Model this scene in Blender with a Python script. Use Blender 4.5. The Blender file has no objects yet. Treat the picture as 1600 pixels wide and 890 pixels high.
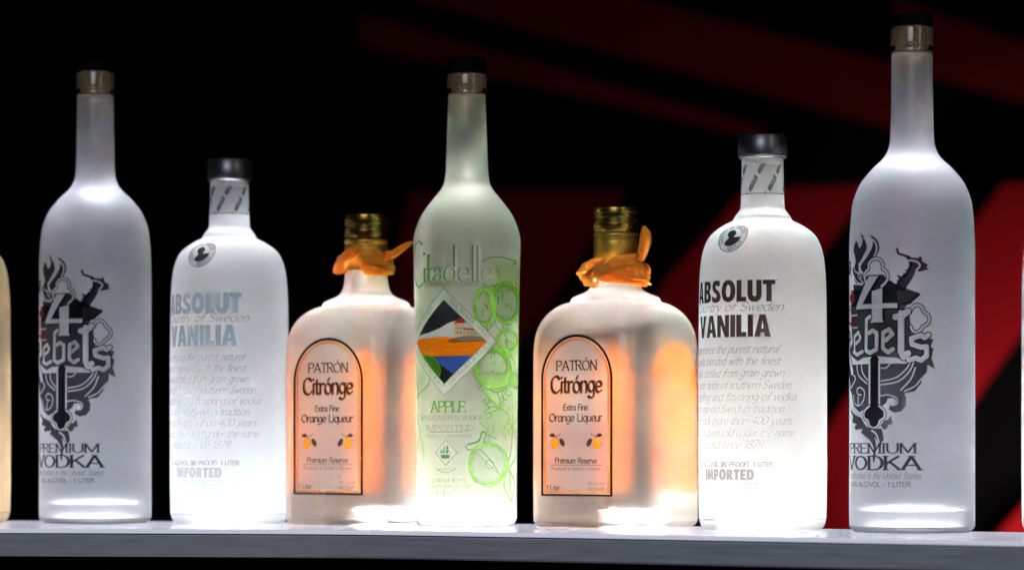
import bpy, bmesh, math, random
import numpy as np
from mathutils import Vector, Matrix
from mathutils.geometry import tessellate_polygon

SC = bpy.context.scene
COL = SC.collection
PI = math.pi
random.seed(4)

# ------------------------------------------------------------------ camera
F = 4537.0            # focal length in photo pixels (photo is 1600 wide)
EYE = 0.0562          # eye height above the shelf
HOR = 698.0           # photo row of the horizon
cam = bpy.data.cameras.new('camera')
co = bpy.data.objects.new('camera', cam)
COL.objects.link(co)
SC.camera = co
co.location = (0, 0, EYE)
co.rotation_euler = (PI / 2, 0, 0)
cam.sensor_width = 36
cam.lens = 36 * F / 1600
cam.shift_y = (HOR - 445) / 1600
cam.clip_start = 0.05
cam.clip_end = 60
cam.dof.use_dof = True
cam.dof.focus_distance = 1.97
cam.dof.aperture_fstop = 6.0

# ------------------------------------------------------------------ world
w = bpy.data.worlds.new('World')
SC.world = w
w.use_nodes = True
w.node_tree.nodes['Background'].inputs[0].default_value = (.02, .022, .03, 1)
w.node_tree.nodes['Background'].inputs[1].default_value = 0.03

# ------------------------------------------------------------------ exposure and renderer
SC.view_settings.view_transform = 'Standard'
SC.view_settings.look = 'None'
SC.view_settings.exposure = 0
SC.view_settings.gamma = 1
SC.cycles.max_bounces = 28
SC.cycles.transmission_bounces = 24
SC.cycles.glossy_bounces = 8
SC.cycles.diffuse_bounces = 6
SC.cycles.transparent_max_bounces = 24
SC.cycles.sample_clamp_indirect = 0
SC.cycles.use_denoising = True


def light(name, kind, loc, energy, size=.1, size_y=None, aim=None, color=(1, 1, 1), spread=180, parent=None):
    L = bpy.data.lights.new(name, kind)
    L.energy = energy
    L.color = color
    if kind == 'AREA':
        L.size = size
        L.spread = math.radians(spread)
        if size_y:
            L.shape = 'RECTANGLE'
            L.size_y = size_y
        else:
            L.shape = 'DISK'
    o = bpy.data.objects.new(name, L)
    COL.objects.link(o)
    o.location = loc
    if aim is not None:
        d = Vector(aim) - Vector(loc)
        o.rotation_euler = d.to_track_quat('-Z', 'Y').to_euler()
    if parent:
        o.parent = parent
    return o


# room lamps: one dim soft lamp in front of the bar, a narrow strip at the right that
# the metal caps mirror, and a warm wash on the red wall
light('room_lamp', 'AREA', (-.45, -.4, .8), 2.1, 1.2, .8, aim=(0, 2, -.1), color=(.85, .9, 1), spread=60)
light('strip_lamp', 'AREA', (1.25, .55, .75), 2.2, .10, 1.0, aim=(0.05, 2, .2), color=(1, .93, .82))
light('wall_lamp', 'AREA', (1.02, 4.86, -.06), 1.25, .2, .2, aim=(.95, 5.2, .05), color=(1, .85, .8))

# ------------------------------------------------------------------ materials
def newmat(name):
    m = bpy.data.materials.new(name)
    m.use_nodes = True
    n = m.node_tree.nodes
    n.clear()
    out = n.new('ShaderNodeOutputMaterial')
    return m, n, m.node_tree.links, out


def solid(name, color, rough=.5, metal=0., bump=0., scale=200., spec=.5, sheen=0., vary=0., stretch=None, tone=0.):
    m, n, l, out = newmat(name)
    p = n.new('ShaderNodeBsdfPrincipled')
    p.inputs['Base Color'].default_value = (*color, 1)
    p.inputs['Roughness'].default_value = rough
    p.inputs['Metallic'].default_value = metal
    p.inputs['Specular IOR Level'].default_value = spec
    p.inputs['Sheen Weight'].default_value = sheen
    tc = n.new('ShaderNodeTexCoord')
    mp = n.new('ShaderNodeMapping')
    l.new(tc.outputs['Object'], mp.inputs[0])
    if stretch:
        mp.inputs['Scale'].default_value = stretch
    if bump or vary or tone:
        t = n.new('ShaderNodeTexNoise')
        t.inputs['Scale'].default_value = scale
        t.inputs['Detail'].default_value = 4
        l.new(mp.outputs[0], t.inputs['Vector'])
        if bump:
            b = n.new('ShaderNodeBump')
            b.inputs['Strength'].default_value = bump
            b.inputs['Distance'].default_value = .001
            l.new(t.outputs[0], b.inputs['Height'])
            l.new(b.outputs[0], p.inputs['Normal'])
        if tone:
            hs = n.new('ShaderNodeMix')
            hs.data_type = 'RGBA'
            hs.inputs[6].default_value = (*[c * (1 - tone) for c in color], 1)
            hs.inputs[7].default_value = (*[min(1, c * (1 + tone)) for c in color], 1)
            l.new(t.outputs[0], hs.inputs[0])
            l.new(hs.outputs[2], p.inputs['Base Color'])
        if vary:
            r = n.new('ShaderNodeMapRange')
            r.inputs['To Min'].default_value = max(0, rough - vary)
            r.inputs['To Max'].default_value = min(1, rough + vary)
            l.new(t.outputs[0], r.inputs['Value'])
            l.new(r.outputs[0], p.inputs['Roughness'])
    l.new(p.outputs[0], out.inputs[0])
    return m


def glass(name, rough, ior, milk=0., color=(1, 1, 1), milk_color=(.95, .95, .95), grain=0., uneven=True):
    """Etched glass: a rough dielectric with a share of whitish scattering."""
    m, n, l, out = newmat(name)
    g = n.new('ShaderNodeBsdfPrincipled')
    g.inputs['Base Color'].default_value = (*color, 1)
    g.inputs['Roughness'].default_value = rough
    g.inputs['IOR'].default_value = ior
    g.inputs['Transmission Weight'].default_value = 1
    last = g
    if grain:
        tc = n.new('ShaderNodeTexCoord')
        t = n.new('ShaderNodeTexNoise')
        t.inputs['Scale'].default_value = 45
        t.inputs['Detail'].default_value = 5
        l.new(tc.outputs['Object'], t.inputs['Vector'])
        r = n.new('ShaderNodeMapRange')
        r.inputs['To Min'].default_value = rough - grain
        r.inputs['To Max'].default_value = rough + grain
        l.new(t.outputs[0], r.inputs['Value'])
        l.new(r.outputs[0], g.inputs['Roughness'])
    if milk:
        t = n.new('ShaderNodeBsdfTranslucent')
        t.inputs[0].default_value = (*milk_color, 1)
        mx = n.new('ShaderNodeMixShader')
        mx.inputs[0].default_value = milk
        tc2 = n.new('ShaderNodeTexCoord')
        nz = n.new('ShaderNodeTexNoise')        # hand marks: the etching is not even
        nz.inputs['Scale'].default_value = 22
        nz.inputs['Detail'].default_value = 6
        nz.inputs['Roughness'].default_value = .65
        l.new(tc2.outputs['Object'], nz.inputs['Vector'])
        r2 = n.new('ShaderNodeMapRange')
        r2.inputs['From Min'].default_value = .3
        r2.inputs['From Max'].default_value = .7
        r2.inputs['To Min'].default_value = milk * .86
        r2.inputs['To Max'].default_value = min(1, milk * 1.14)
        l.new(nz.outputs[0], r2.inputs['Value'])
        if uneven:
            l.new(r2.outputs[0], mx.inputs[0])
        l.new(g.outputs[0], mx.inputs[1])
        l.new(t.outputs[0], mx.inputs[2])
        last = mx
    l.new(last.outputs[0], out.inputs[0])
    return m


def ink_material(name):
    """Printed ink: colour and coverage are stored in the print's own mesh."""
    m, n, l, out = newmat(name)
    a = n.new('ShaderNodeAttribute')
    a.attribute_name = 'ink'
    d = n.new('ShaderNodeBsdfDiffuse')
    t = n.new('ShaderNodeBsdfTranslucent')
    l.new(a.outputs['Color'], d.inputs[0])
    l.new(a.outputs['Color'], t.inputs[0])
    mx = n.new('ShaderNodeMixShader')
    mx.inputs[0].default_value = .7
    l.new(d.outputs[0], mx.inputs[1])
    l.new(t.outputs[0], mx.inputs[2])
    tr = n.new('ShaderNodeBsdfTransparent')
    m2 = n.new('ShaderNodeMixShader')
    l.new(a.outputs['Alpha'], m2.inputs[0])
    l.new(tr.outputs[0], m2.inputs[1])
    l.new(mx.outputs[0], m2.inputs[2])
    l.new(m2.outputs[0], out.inputs[0])
    return m


INK = ink_material('printing ink')
CLEAR = glass('clear glass', 0.02, 1.5)
NECK_IN = glass('etched inner neck', .4, 1.45, .16, uneven=False)
LIQ_WALL = glass('glass to liquid', 0.03, 1.10)
LIQ_TOP = glass('liquid surface', 0.22, 1.34)

# ------------------------------------------------------------------ object helpers
def tag(o, label, cat, group=None, kind=None):
    if label:
        o['label'] = label
    if cat:
        o['category'] = cat
    if group:
        o['group'] = group
    if kind:
        o['kind'] = kind
    return o


def empty(name, loc=(0, 0, 0), rz=0):
    o = bpy.data.objects.new(name, None)
    o.empty_display_size = .02
    COL.objects.link(o)
    o.location = loc
    o.rotation_euler = (0, 0, rz)
    return o


def link(name, bm, mats, parent=None):
    me = bpy.data.meshes.new(name)
    bm.to_mesh(me)
    bm.free()
    for m in (mats if isinstance(mats, (list, tuple)) else [mats]):
        me.materials.append(m)
    o = bpy.data.objects.new(name, me)
    COL.objects.link(o)
    o.parent = parent
    return o


def copy_tree(o, parent=None):
    c = o.copy()
    COL.objects.link(c)
    c.parent = parent
    for ch in list(o.children):
        copy_tree(ch, c)
    return c


def ring_faces(bm, rings, flip=False, mi=0, smooth=True):
    n = max(len(r) for r in rings)
    for a, b in zip(rings, rings[1:]):
        for i in range(n):
            j = (i + 1) % n
            if len(a) == 1 and len(b) == 1:
                continue
            if len(a) == 1:
                vs = [a[0], b[j], b[i]]
            elif len(b) == 1:
                vs = [a[i], a[j], b[0]]
            else:
                vs = [a[i], a[j], b[j], b[i]]
            if flip:
                vs.reverse()
            f = bm.faces.new(vs)
            f.smooth = smooth
            f.material_index = mi


def lathe(bm, prof, n=96, flip=False, mi=0, center=(0, 0)):
    rings = []
    for r, z in prof:
        if r < 1e-6:
            rings.append([bm.verts.new((center[0], center[1], z))])
        else:
            rings.append([bm.verts.new((center[0] + r * math.cos(2 * PI * i / n), center[1] + r * math.sin(2 * PI * i / n), z)) for i in range(n)])
    ring_faces(bm, rings, flip, mi)


def spl(pts, k=6):
    o = []
    for i in range(len(pts) - 1):
        p0 = pts[max(0, i - 1)]
        p1 = pts[i]
        p2 = pts[i + 1]
        p3 = pts[min(len(pts) - 1, i + 2)]
        for s in range(k):
            t = s / k
            o.append(tuple(.5 * (2 * b + (c - a) * t + (2 * a - 5 * b + 4 * c - d) * t * t + (3 * b - a - 3 * c + d) * t ** 3) for a, b, c, d in zip(p0, p1, p2, p3)))
    o.append(tuple(pts[-1]))
    return o


def radius_at(prof, z):
    """prof: outer profile from base up, z rising."""
    for (r0, z0), (r1, z1) in zip(prof, prof[1:]):
        if z0 <= z <= z1 and z1 > z0:
            return r0 + (r1 - r0) * (z - z0) / (z1 - z0)
    return prof[-1][0]


# ------------------------------------------------------------------ places of the bottles
def place(xpx, ybase, R):
    """photo column of the axis, photo row of the foot -> X, Y on the shelf, rotation to the viewer, px per metre"""
    d = EYE * F / (ybase - HOR) + R * .8
    s = F / d
    X = (xpx - 800) / s
    return X, d, -math.atan2(X, d), s


S_TALL = place(1425, 832.4, .0415)[3]
S_MED = place(1191.5, 829, .043)[3]
S_SQ = place(962, 824, .05)[3]
S_CIT = place(729.5, 822.4, .037)[3]
print('scales', S_TALL, S_MED, S_SQ, S_CIT)


def front_z(y, dc, r):
    """photo row -> height in mm on the near side of a bottle"""
    return (EYE + (HOR - y) * (dc - r) / F) * 1000


D_TALL, D_MED, D_SQ, D_CIT, D_SQL = (place(*a)[1] for a in ((149, 817.8, .0415), (1191.5, 829, .043), (962, 824, .05), (729.5, 822.4, .037), (572, 820.2, .05)))


def silhouette(pts, xc, yb, s):
    return [(max(0, (x - xc)) / s, (yb - y) / s) for x, y in pts]

# ------------------------------------------------------------------ ink canvas: flat artwork in millimetres, turned into a mesh that wraps the glass
class Canvas:
    def __init__(self, u0, u1, v0, v1, res=3.5):
        self.u0, self.v0, self.res = u0, v0, res
        self.nx = int((u1 - u0) * res) + 1
        self.ny = int((v1 - v0) * res) + 1
        self.rgb = np.zeros((self.ny, self.nx, 3), np.float32)
        self.a = np.zeros((self.ny, self.nx), np.float32)
        self.U = u0 + np.arange(self.nx) / res
        self.V = v0 + np.arange(self.ny) / res

    def box(self, p, pad):
        p = np.asarray(p, float)
        i0 = max(0, int((p[:, 0].min() - pad - self.u0) * self.res))
        i1 = min(self.nx, int((p[:, 0].max() + pad - self.u0) * self.res) + 2)
        j0 = max(0, int((p[:, 1].min() - pad - self.v0) * self.res))
        j1 = min(self.ny, int((p[:, 1].max() + pad - self.v0) * self.res) + 2)
        return i0, i1, j0, j1

    def blank(self):
        return np.zeros((self.ny, self.nx), np.float32)

    def poly(self, pts, cov=None):
        cov = self.blank() if cov is None else cov
        i0, i1, j0, j1 = self.box(pts, .5)
        if i1 <= i0 or j1 <= j0:
            return cov
        acc = np.zeros((j1 - j0, i1 - i0), np.float32)
        for ox in (-.25, .25):
            for oy in (-.25, .25):
                X, Y = np.meshgrid(self.U[i0:i1] + ox / self.res, self.V[j0:j1] + oy / self.res)
                ins = np.zeros(X.shape, bool)
                q = pts
                for k in range(len(q)):
                    x0, y0 = q[k]
                    x1, y1 = q[k - 1]
                    if y0 == y1:
                        continue
                    c = ((y0 > Y) != (y1 > Y)) & (X < (x1 - x0) * (Y - y0) / (y1 - y0) + x0)
                    ins ^= c
                acc += ins * .25
        cov[j0:j1, i0:i1] = np.maximum(cov[j0:j1, i0:i1], acc)
        return cov

    def stroke(self, pts, w, cov=None, nib=None):
        """round pen of width w, or nib=(thin, degrees): an elliptical pen"""
        cov = self.blank() if cov is None else cov
        if nib:
            t, ang = nib
            c, s = math.cos(math.radians(ang)), math.sin(math.radians(ang))
            M = np.array([[c / (w / 2), s / (w / 2)], [-s / (t / 2), c / (t / 2)]])
            mean = (w + t) / 4
        else:
            M = np.array([[2 / w, 0], [0, 2 / w]])
            mean = w / 2
        P = np.asarray(pts, float)
        if len(P) == 1:
            P = np.vstack([P, P + 1e-4])
        for k in range(len(P) - 1):
            a, b = P[k], P[k + 1]
            i0, i1, j0, j1 = self.box([a, b], w)
            if i1 <= i0 or j1 <= j0:
                continue
            X, Y = np.meshgrid(self.U[i0:i1], self.V[j0:j1])
            ax, ay = M @ a
            bx, by = M @ b
            px = M[0, 0] * X + M[0, 1] * Y - ax
            py = M[1, 0] * X + M[1, 1] * Y - ay
            dx, dy = bx - ax, by - ay
            L = dx * dx + dy * dy + 1e-12
            t = np.clip((px * dx + py * dy) / L, 0, 1)
            d = np.sqrt((px - t * dx) ** 2 + (py - t * dy) ** 2)
            c = np.clip((1 - d) * mean * self.res + .5, 0, 1)
            cov[j0:j1, i0:i1] = np.maximum(cov[j0:j1, i0:i1], c)
        return cov

    def soft(self, cov, r):
        """box-blur a coverage r mm wide, three passes"""
        k = max(1, int(r * self.res))
        for ax in (0, 1) * 3:
            c = np.cumsum(np.concatenate([np.zeros_like(np.take(cov, [0], ax)), cov], ax), ax)
            n = cov.shape[ax]
            hi = np.clip(np.arange(n) + k + 1, 0, n)
            lo = np.clip(np.arange(n) - k, 0, n)
            cov = (np.take(c, hi, ax) - np.take(c, lo, ax)) / (2 * k + 1)
        return cov

    def ink(self, cov, color, alpha=1.):
        ca = cov * alpha
        na = ca + self.a * (1 - ca)
        col = np.asarray(color, np.float32)
        self.rgb = (ca[..., None] * col + self.rgb * (self.a * (1 - ca))[..., None]) / np.maximum(na, 1e-6)[..., None]
        self.a = na

    def erase(self, cov, keep=0.):
        self.a = self.a * (1 - cov * (1 - keep))

    def mesh(self, name, mapping, parent, mat=None, thin=.01):
        on = self.a > thin
        cell = on[:-1, :-1] | on[1:, :-1] | on[:-1, 1:] | on[1:, 1:]
        idx = -np.ones((self.ny, self.nx), int)
        use = np.zeros((self.ny, self.nx), bool)
        use[:-1, :-1] |= cell
        use[1:, :-1] |= cell
        use[:-1, 1:] |= cell
        use[1:, 1:] |= cell
        jj, ii = np.nonzero(use)
        idx[jj, ii] = np.arange(len(jj))
        co_ = mapping(self.U[ii] / 1000, self.V[jj] / 1000)
        cj, ci = np.nonzero(cell)
        quads = np.stack([idx[cj, ci], idx[cj, ci + 1], idx[cj + 1, ci + 1], idx[cj + 1, ci]], 1)
        me = bpy.data.meshes.new(name)
        me.vertices.add(len(co_))
        me.vertices.foreach_set('co', co_.astype(np.float32).ravel())
        me.loops.add(quads.size)
        me.loops.foreach_set('vertex_index', quads.astype(np.int32).ravel())
        me.polygons.add(len(quads))
        me.polygons.foreach_set('loop_start', np.arange(0, quads.size, 4, dtype=np.int32))
        me.polygons.foreach_set('use_smooth', np.ones(len(quads), bool))
        at = me.attributes.new('ink', 'FLOAT_COLOR', 'POINT')
        # colour bleeds one cell outwards so that soft edges keep their hue
        rgb = self.rgb.copy()
        for _ in range(2):
            em = self.a < .004
            acc = np.zeros_like(rgb)
            cnt = np.zeros_like(self.a)
            for dy, dx in ((0, 1), (0, -1), (1, 0), (-1, 0)):
                r = np.roll(rgb, (dy, dx), (0, 1))
                k = np.roll(self.a, (dy, dx), (0, 1)) >= .004
                acc += r * k[..., None]
                cnt += k
            f = em & (cnt > 0)
            rgb[f] = acc[f] / cnt[f][:, None]
            break
        c4 = np.concatenate([rgb[jj, ii], self.a[jj, ii][:, None]], 1).astype(np.float32)
        at.data.foreach_set('color', c4.ravel())
        me.update(calc_edges=True)
        me.materials.append(mat or INK)
        o = bpy.data.objects.new(name, me)
        COL.objects.link(o)
        o.parent = parent
        return o


def wrap_round(prof, theta0=0., off=.00012):
    zs = np.array([p[1] for p in prof])
    rs = np.array([p[0] for p in prof])
    Rb = np.median([r for r, z in prof if r > max(rs) * .9])

    def f(u, v):
        r = np.interp(v, zs, rs) + off
        th = theta0 + u / Rb
        return np.stack([r * np.sin(th), -r * np.cos(th), v], 1)
    return f


def wrap_shoulder(prof, theta0, zc, off=.00015):
    """v measured along the profile from height zc (for seals on a shoulder)"""
    P = np.array(prof)
    L = np.concatenate([[0], np.cumsum(np.hypot(np.diff(P[:, 0]), np.diff(P[:, 1])))])
    sc = np.interp(zc, P[:, 1], L)
    dr = np.gradient(P[:, 0], L + np.arange(len(L)) * 1e-9)
    dz = np.gradient(P[:, 1], L + np.arange(len(L)) * 1e-9)

    def f(u, v):
        s = sc + v
        r = np.interp(s, L, P[:, 0])
        z = np.interp(s, L, P[:, 1])
        nr = np.interp(s, L, dz)
        nz = -np.interp(s, L, dr)
        r2 = r + nr * off
        th = theta0 + u / r
        return np.stack([r2 * np.sin(th), -r2 * np.cos(th), z + nz * off], 1)
    return f


# ------------------------------------------------------------------ skeleton alphabet: x-height 10, capitals 15, '~' marks a smooth stroke
G = {
 'a': (8.8, "~7,8 5,10 2.5,9.4 .9,5.5 1.2,1.8 3,0 5.3,1.5 7,5.5;7,10 7,1.2 8,0"),
 'b': (8.8, "1,15.5 1,.3;~1,7 3,9.8 5.6,9.9 7.6,7.2 7.5,3 5.5,.1 3,0 1,2"),
 'c': (7.6, "~6.8,8.2 5,10 2.5,9.4 .8,6.5 .8,3.5 2.7,.3 5,0 7,1.8"),
 'd': (9.2, "~7.5,8 5.5,9.9 3,9.8 1,7 1,3 3,.1 5.5,0 7.5,3;7.5,15.5 7.5,0"),
 'e': (8, "~1,5 7.2,5.8 6.5,9 4.3,10 2,9 .8,5 2,1 4.5,0 7.2,1.8"),
 'f': (5.5, "~6.3,14.6 4.6,15.5 3,13.5 2.8,10 2.8,0;.5,9.8 5.5,9.8"),
 'g': (8.8, "~7.4,8 5.5,9.9 3,9.8 1,7 1,3.5 3,.8 5.5,1 7.4,4;~7.4,10 7.4,-1 6,-4.3 3,-5 .8,-3.5"),
 'h': (8.6, "1,15.5 1,0;~1,6.5 3,9.6 5.6,10 7.2,7.8 7.2,0"),
 'i': (3.2, "1.5,10 1.5,0;1.5,13.6 1.5,14"),
 'k': (8, "1,15.5 1,0;6.6,10 1.2,4.6;3,6 7.3,0"),
 'l': (3.2, "1.5,15.5 1.5,0"),
 'm': (12.8, "1,10 1,0;~1,6.8 2.6,9.6 4.6,10 6,7.8 6,0;~6,6.8 7.8,9.6 9.8,10 11.2,7.8 11.2,0"),
 'n': (8.6, "1,10 1,0;~1,6.5 3,9.6 5.6,10 7.2,7.8 7.2,0"),
 'o': (8.8, "~4.3,10 1.6,8.5 .8,5 1.6,1.5 4.3,0 7,1.5 7.8,5 7,8.5 4.3,10"),
 'p': (8.8, "1,10 1,-5;~1,7 3,9.8 5.6,9.9 7.6,7.2 7.5,3 5.5,.1 3,0 1,2"),
 'q': (8.8, "~7.5,8 5.5,9.9 3,9.8 1,7 1,3 3,.1 5.5,0 7.5,3;7.5,10 7.5,-5"),
 'r': (6, "1,10 1,0;~1,6.2 2.6,9.3 4.3,10 5.7,9.4"),
 's': (7, "~6,8.6 4,10 1.7,9.2 1.6,7 4,5.2 5.9,3.4 5.6,1 3.5,0 .8,1.2"),
 't': (5.6, "~2.4,13.5 2.4,2.4 3.4,.3 5.6,.6;.4,9.8 5.2,9.8"),
 'u': (8.6, "~1,10 1,3 2.4,.3 4.8,.1 7.2,3;7.2,10 7.2,0"),
 'v': (8, "1,10 4,0;4,0 7,10"),
 'w': (11.5, "1,10 3.6,0;3.6,0 5.8,9;5.8,9 8,0;8,0 10.6,10"),
 'x': (8, "1,10 7,0;7,10 1,0"),
 'y': (8.2, "1,10 4.2,.5;~7.2,10 4,0 2.6,-3.8 .5,-4.8"),
 'z': (7.4, "1,10 6.6,10;6.6,10 .8,0;.8,0 6.8,0"),
 'A': (12, ".8,0 6,15;6,15 11.2,0;2.8,5 9.2,5"),
 'B': (10, "1.2,15 1.2,0;~1.2,15 6,15 8.2,13.2 8,9.5 5.8,8 1.2,7.9;~1.2,7.9 6.5,7.8 9,5.8 8.9,2 6.5,0 1.2,0"),
 'C': (11.4, "~10.4,12.6 8,14.8 5,15 2,12.6 .9,7.5 2,2.4 5,0 8,.2 10.6,2.6"),
 'D': (11.8, "1.2,15 1.2,0;~1.2,15 6,15 9.6,12.6 10.8,7.5 9.6,2.4 6,0 1.2,0"),
 'E': (9.2, "1.2,15 1.2,0;1.2,15 8.2,15;1.2,7.7 7,7.7;1.2,0 8.6,0"),
 'F': (8.6, "1.2,15 1.2,0;1.2,15 8.2,15;1.2,7.7 7,7.7"),
 'G': (12, "~10.4,12.6 8,14.8 5,15 2,12.6 .9,7.5 2,2.4 5,0 8,.2 10.6,2;10.6,6.6 10.6,0"),
 'H': (11.6, "1.2,15 1.2,0;10.2,15 10.2,0;1.2,7.7 10.2,7.7"),
 'I': (4, "2,15 2,0"),
 'K': (11, "1.2,15 1.2,0;9.4,15 1.4,6.2;4,8.8 10.2,0"),
 'L': (8.8, "1.2,15 1.2,0;1.2,0 8.2,0"),
 'M': (14.6, "1.4,0 1.4,15;1.4,15 7.2,1;7.2,1 13,15;13,15 13,0"),
 'N': (12, "1.4,0 1.4,15;1.4,15 10.4,0;10.4,0 10.4,15"),
 'O': (12.8, "~6.3,15 2.6,13 .9,7.5 2.6,2 6.3,0 10,2 11.7,7.5 10,13 6.3,15"),
 'P': (9.8, "1.2,15 1.2,0;~1.2,15 6,15 8.8,13.4 8.8,9 6,7.4 1.2,7.3"),
 'Q': (12.8, "~6.3,15 2.6,13 .9,7.5 2.6,2 6.3,0 10,2 11.7,7.5 10,13 6.3,15;6.5,3.5 11.6,-1.4"),
 'R': (10.6, "1.2,15 1.2,0;~1.2,15 6,15 8.6,13.6 8.6,9.6 6,8 1.2,7.9;5,8 9.8,0"),
 'S': (9.6, "~8.4,12.8 6,15 2.8,14.6 1.2,12 2.4,9.2 6.6,7 8.6,4.6 7.8,1.4 4.8,0 .9,2"),
 'T': (10.4, "5.2,15 5.2,0;.6,15 9.8,15"),
 'U': (11.4, "~1.2,15 1.2,4.5 3,.8 5.7,0 8.4,.8 10.2,4.5 10.2,15"),
 'V': (11.4, ".8,15 5.7,0;5.7,0 10.6,15"),
 'W': (16, ".8,15 4.4,0;4.4,0 8,14;8,14 11.6,0;11.6,0 15.2,15"),
 'Y': (11, ".8,15 5.5,7;10.2,15 5.5,7;5.5,7 5.5,0"),
 'X': (11, ".8,15 10.2,0;10.2,15 .8,0"),
 '0': (9.4, "~4.6,15 1.8,12.8 1,7.5 1.8,2.2 4.6,0 7.4,2.2 8.2,7.5 7.4,12.8 4.6,15"),
 '1': (6, "1.2,12 3.6,15;3.6,15 3.6,0"),
 '3': (8.6, "~1,13 4,15 7.2,13.4 6.6,9.2 3.6,8;~3.6,8 7.4,7 7.8,3 5,.2 .8,1.6"),
 '4': (9.2, "6.6,0 6.6,15;6.6,15 .8,4.6;.8,4.6 8.8,4.6"),
 '5': (8.6, "7.4,15 1.8,15;1.8,15 1.5,8.4;~1.5,8.4 4.4,9.6 7.4,7.6 7.6,3 5,.2 .9,1.4"),
 '7': (8.4, ".8,15 7.6,15;7.6,15 3,0"),
 '8': (9, "~4.5,15 1.8,13.6 1.8,9.6 4.5,7.9 7.8,5.6 7.6,1.6 4.5,0 1.4,1.6 1.2,5.6 4.5,7.9 7.2,9.6 7.2,13.6 4.5,15"),
 '9': (9, "~7.4,10 5,7.4 2,8.4 1.2,11.4 2.6,14.6 5.4,15 7.6,12.6 7.4,6 5,0"),
 '-': (6, "1,6 5,6"), '.': (3, "1.4,.2 1.4,.6"), ',': (3, "1.6,.6 1,-2"), '/': (6, ".6,-1 5.4,16"),
 '(': (4.6, "~4,16.5 1.6,12 1.6,3.5 4,-1.5"), ')': (4.6, "~.6,16.5 3,12 3,3.5 .6,-1.5"),
 '&': (10.4, "~9.6,6 6.5,.8 3.6,0 1.2,2.2 1.6,5.4 6,10 6.2,13.4 4.2,15 2.4,13 3.2,10 9.6,0"),
 '%': (12, "2,0 10,15;~3,15 1.2,13 3,11 4.8,13 3,15;~9,4 7.2,2 9,0 10.8,2 9,4"),
 "'": (3, "1.5,15 1.3,12"), '*': (5, "~2.5,15 1,13.5 2.5,12 4,13.5 2.5,15"),
 ' ': (6, ""),
}
G['ë'] = (8.4, "~7.4,5.4 6.6,9 4.3,10 2,9 .8,5 2,1 4.5,0 7.4,2;1.2,5.4 7.3,5.4")
G['ä'] = (8.6, "~1.8,8.2 4,10 6.2,9 6.6,6.5;6.6,7.5 6.6,1 8,0;~6.6,5.9 3,5 1,2.8 1.9,.4 4.3,.2 6.6,2")     # two-storey a
G['Ó'] = (G['O'][0], G['O'][1] + ";6,17.5 8,20")
G['ó'] = (G['o'][0], G['o'][1] + ";4.2,12.5 5.6,15")
G['É'] = (G['E'][0], G['E'][1] + ";4,17.5 6,20")
G['Å'] = (G['A'][0], G['A'][1] + ";~6,19.4 5,18.2 6,17 7,18.2 6,19.4")


def strokes_of(ch):
    adv, s = G[ch]
    out = []
    for st in s.split(';'):
        if not st:
            continue
        sm = st[0] == '~'
        p = [tuple(float(q) for q in a.split(',')) for a in st.lstrip('~').split()]
        out.append((spl(p, 5) if sm else p, not sm))
    return adv, out


def text_width(s, space=0.):
    return sum(G[c][0] + space for c in s) - space


def write(cv, s, uc, v0, cap, width=None, pen=1.6, nib=None, shear=0., space=0., serif=0., align='c', curve=None, stretch_v=None, cov=None):
    """letters of capital height `cap` mm on baseline v0, `width` mm wide over all, pen in alphabet units"""
    k = cap / 15.
    W = text_width(s, space)
    kx = k if width is None else width / W
    x0 = {'c': uc - W * kx / 2, 'l': uc, 'r': uc - W * kx}[align]
    cov = cv.blank() if cov is None else cov
    x = 0.
    for ch in s:
        adv, sts = strokes_of(ch)
        for pts, straight in sts:
            q = []
            for (a, b) in pts:
                U = (x + a) * kx + b * k * shear
                V = b * k
                if stretch_v:
                    V = stretch_v(b) * k
                if curve:
                    q.append(curve(x0 + U, V))
                else:
                    q.append((x0 + U, v0 + V))
            cv.stroke(q, pen * k, cov, (nib[0] * k, nib[1]) if nib else None)
            if serif and straight and len(pts) == 2:
                for (a, b), (a2, b2) in ((pts[0], pts[1]), (pts[1], pts[0])):
                    if abs(b - b2) > 6 and (b < .6 or b in (10., 15., 15.5)) and abs(a - a2) < 7:
                        e = [(x0 + (x + a - serif) * kx, v0 + b * k), (x0 + (x + a + serif) * kx, v0 + b * k)]
                        if curve:
                            continue
                        cv.stroke(e, .9 * k, cov)
                    elif abs(b - b2) < .1 and abs(a - a2) > 4:
                        far = a if a > a2 else a2
                        if (a == far) and b != 7.7 and ch in 'ELFTZ':
                            sgn = 1 if b < 1 else -1
                            e = [(x0 + (x + far) * kx, v0 + b * k), (x0 + (x + far + .3) * kx, v0 + (b + sgn * 3) * k)]
                            cv.stroke(e, 1.2 * k, cov)
        x += adv + space
    return cov


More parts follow.
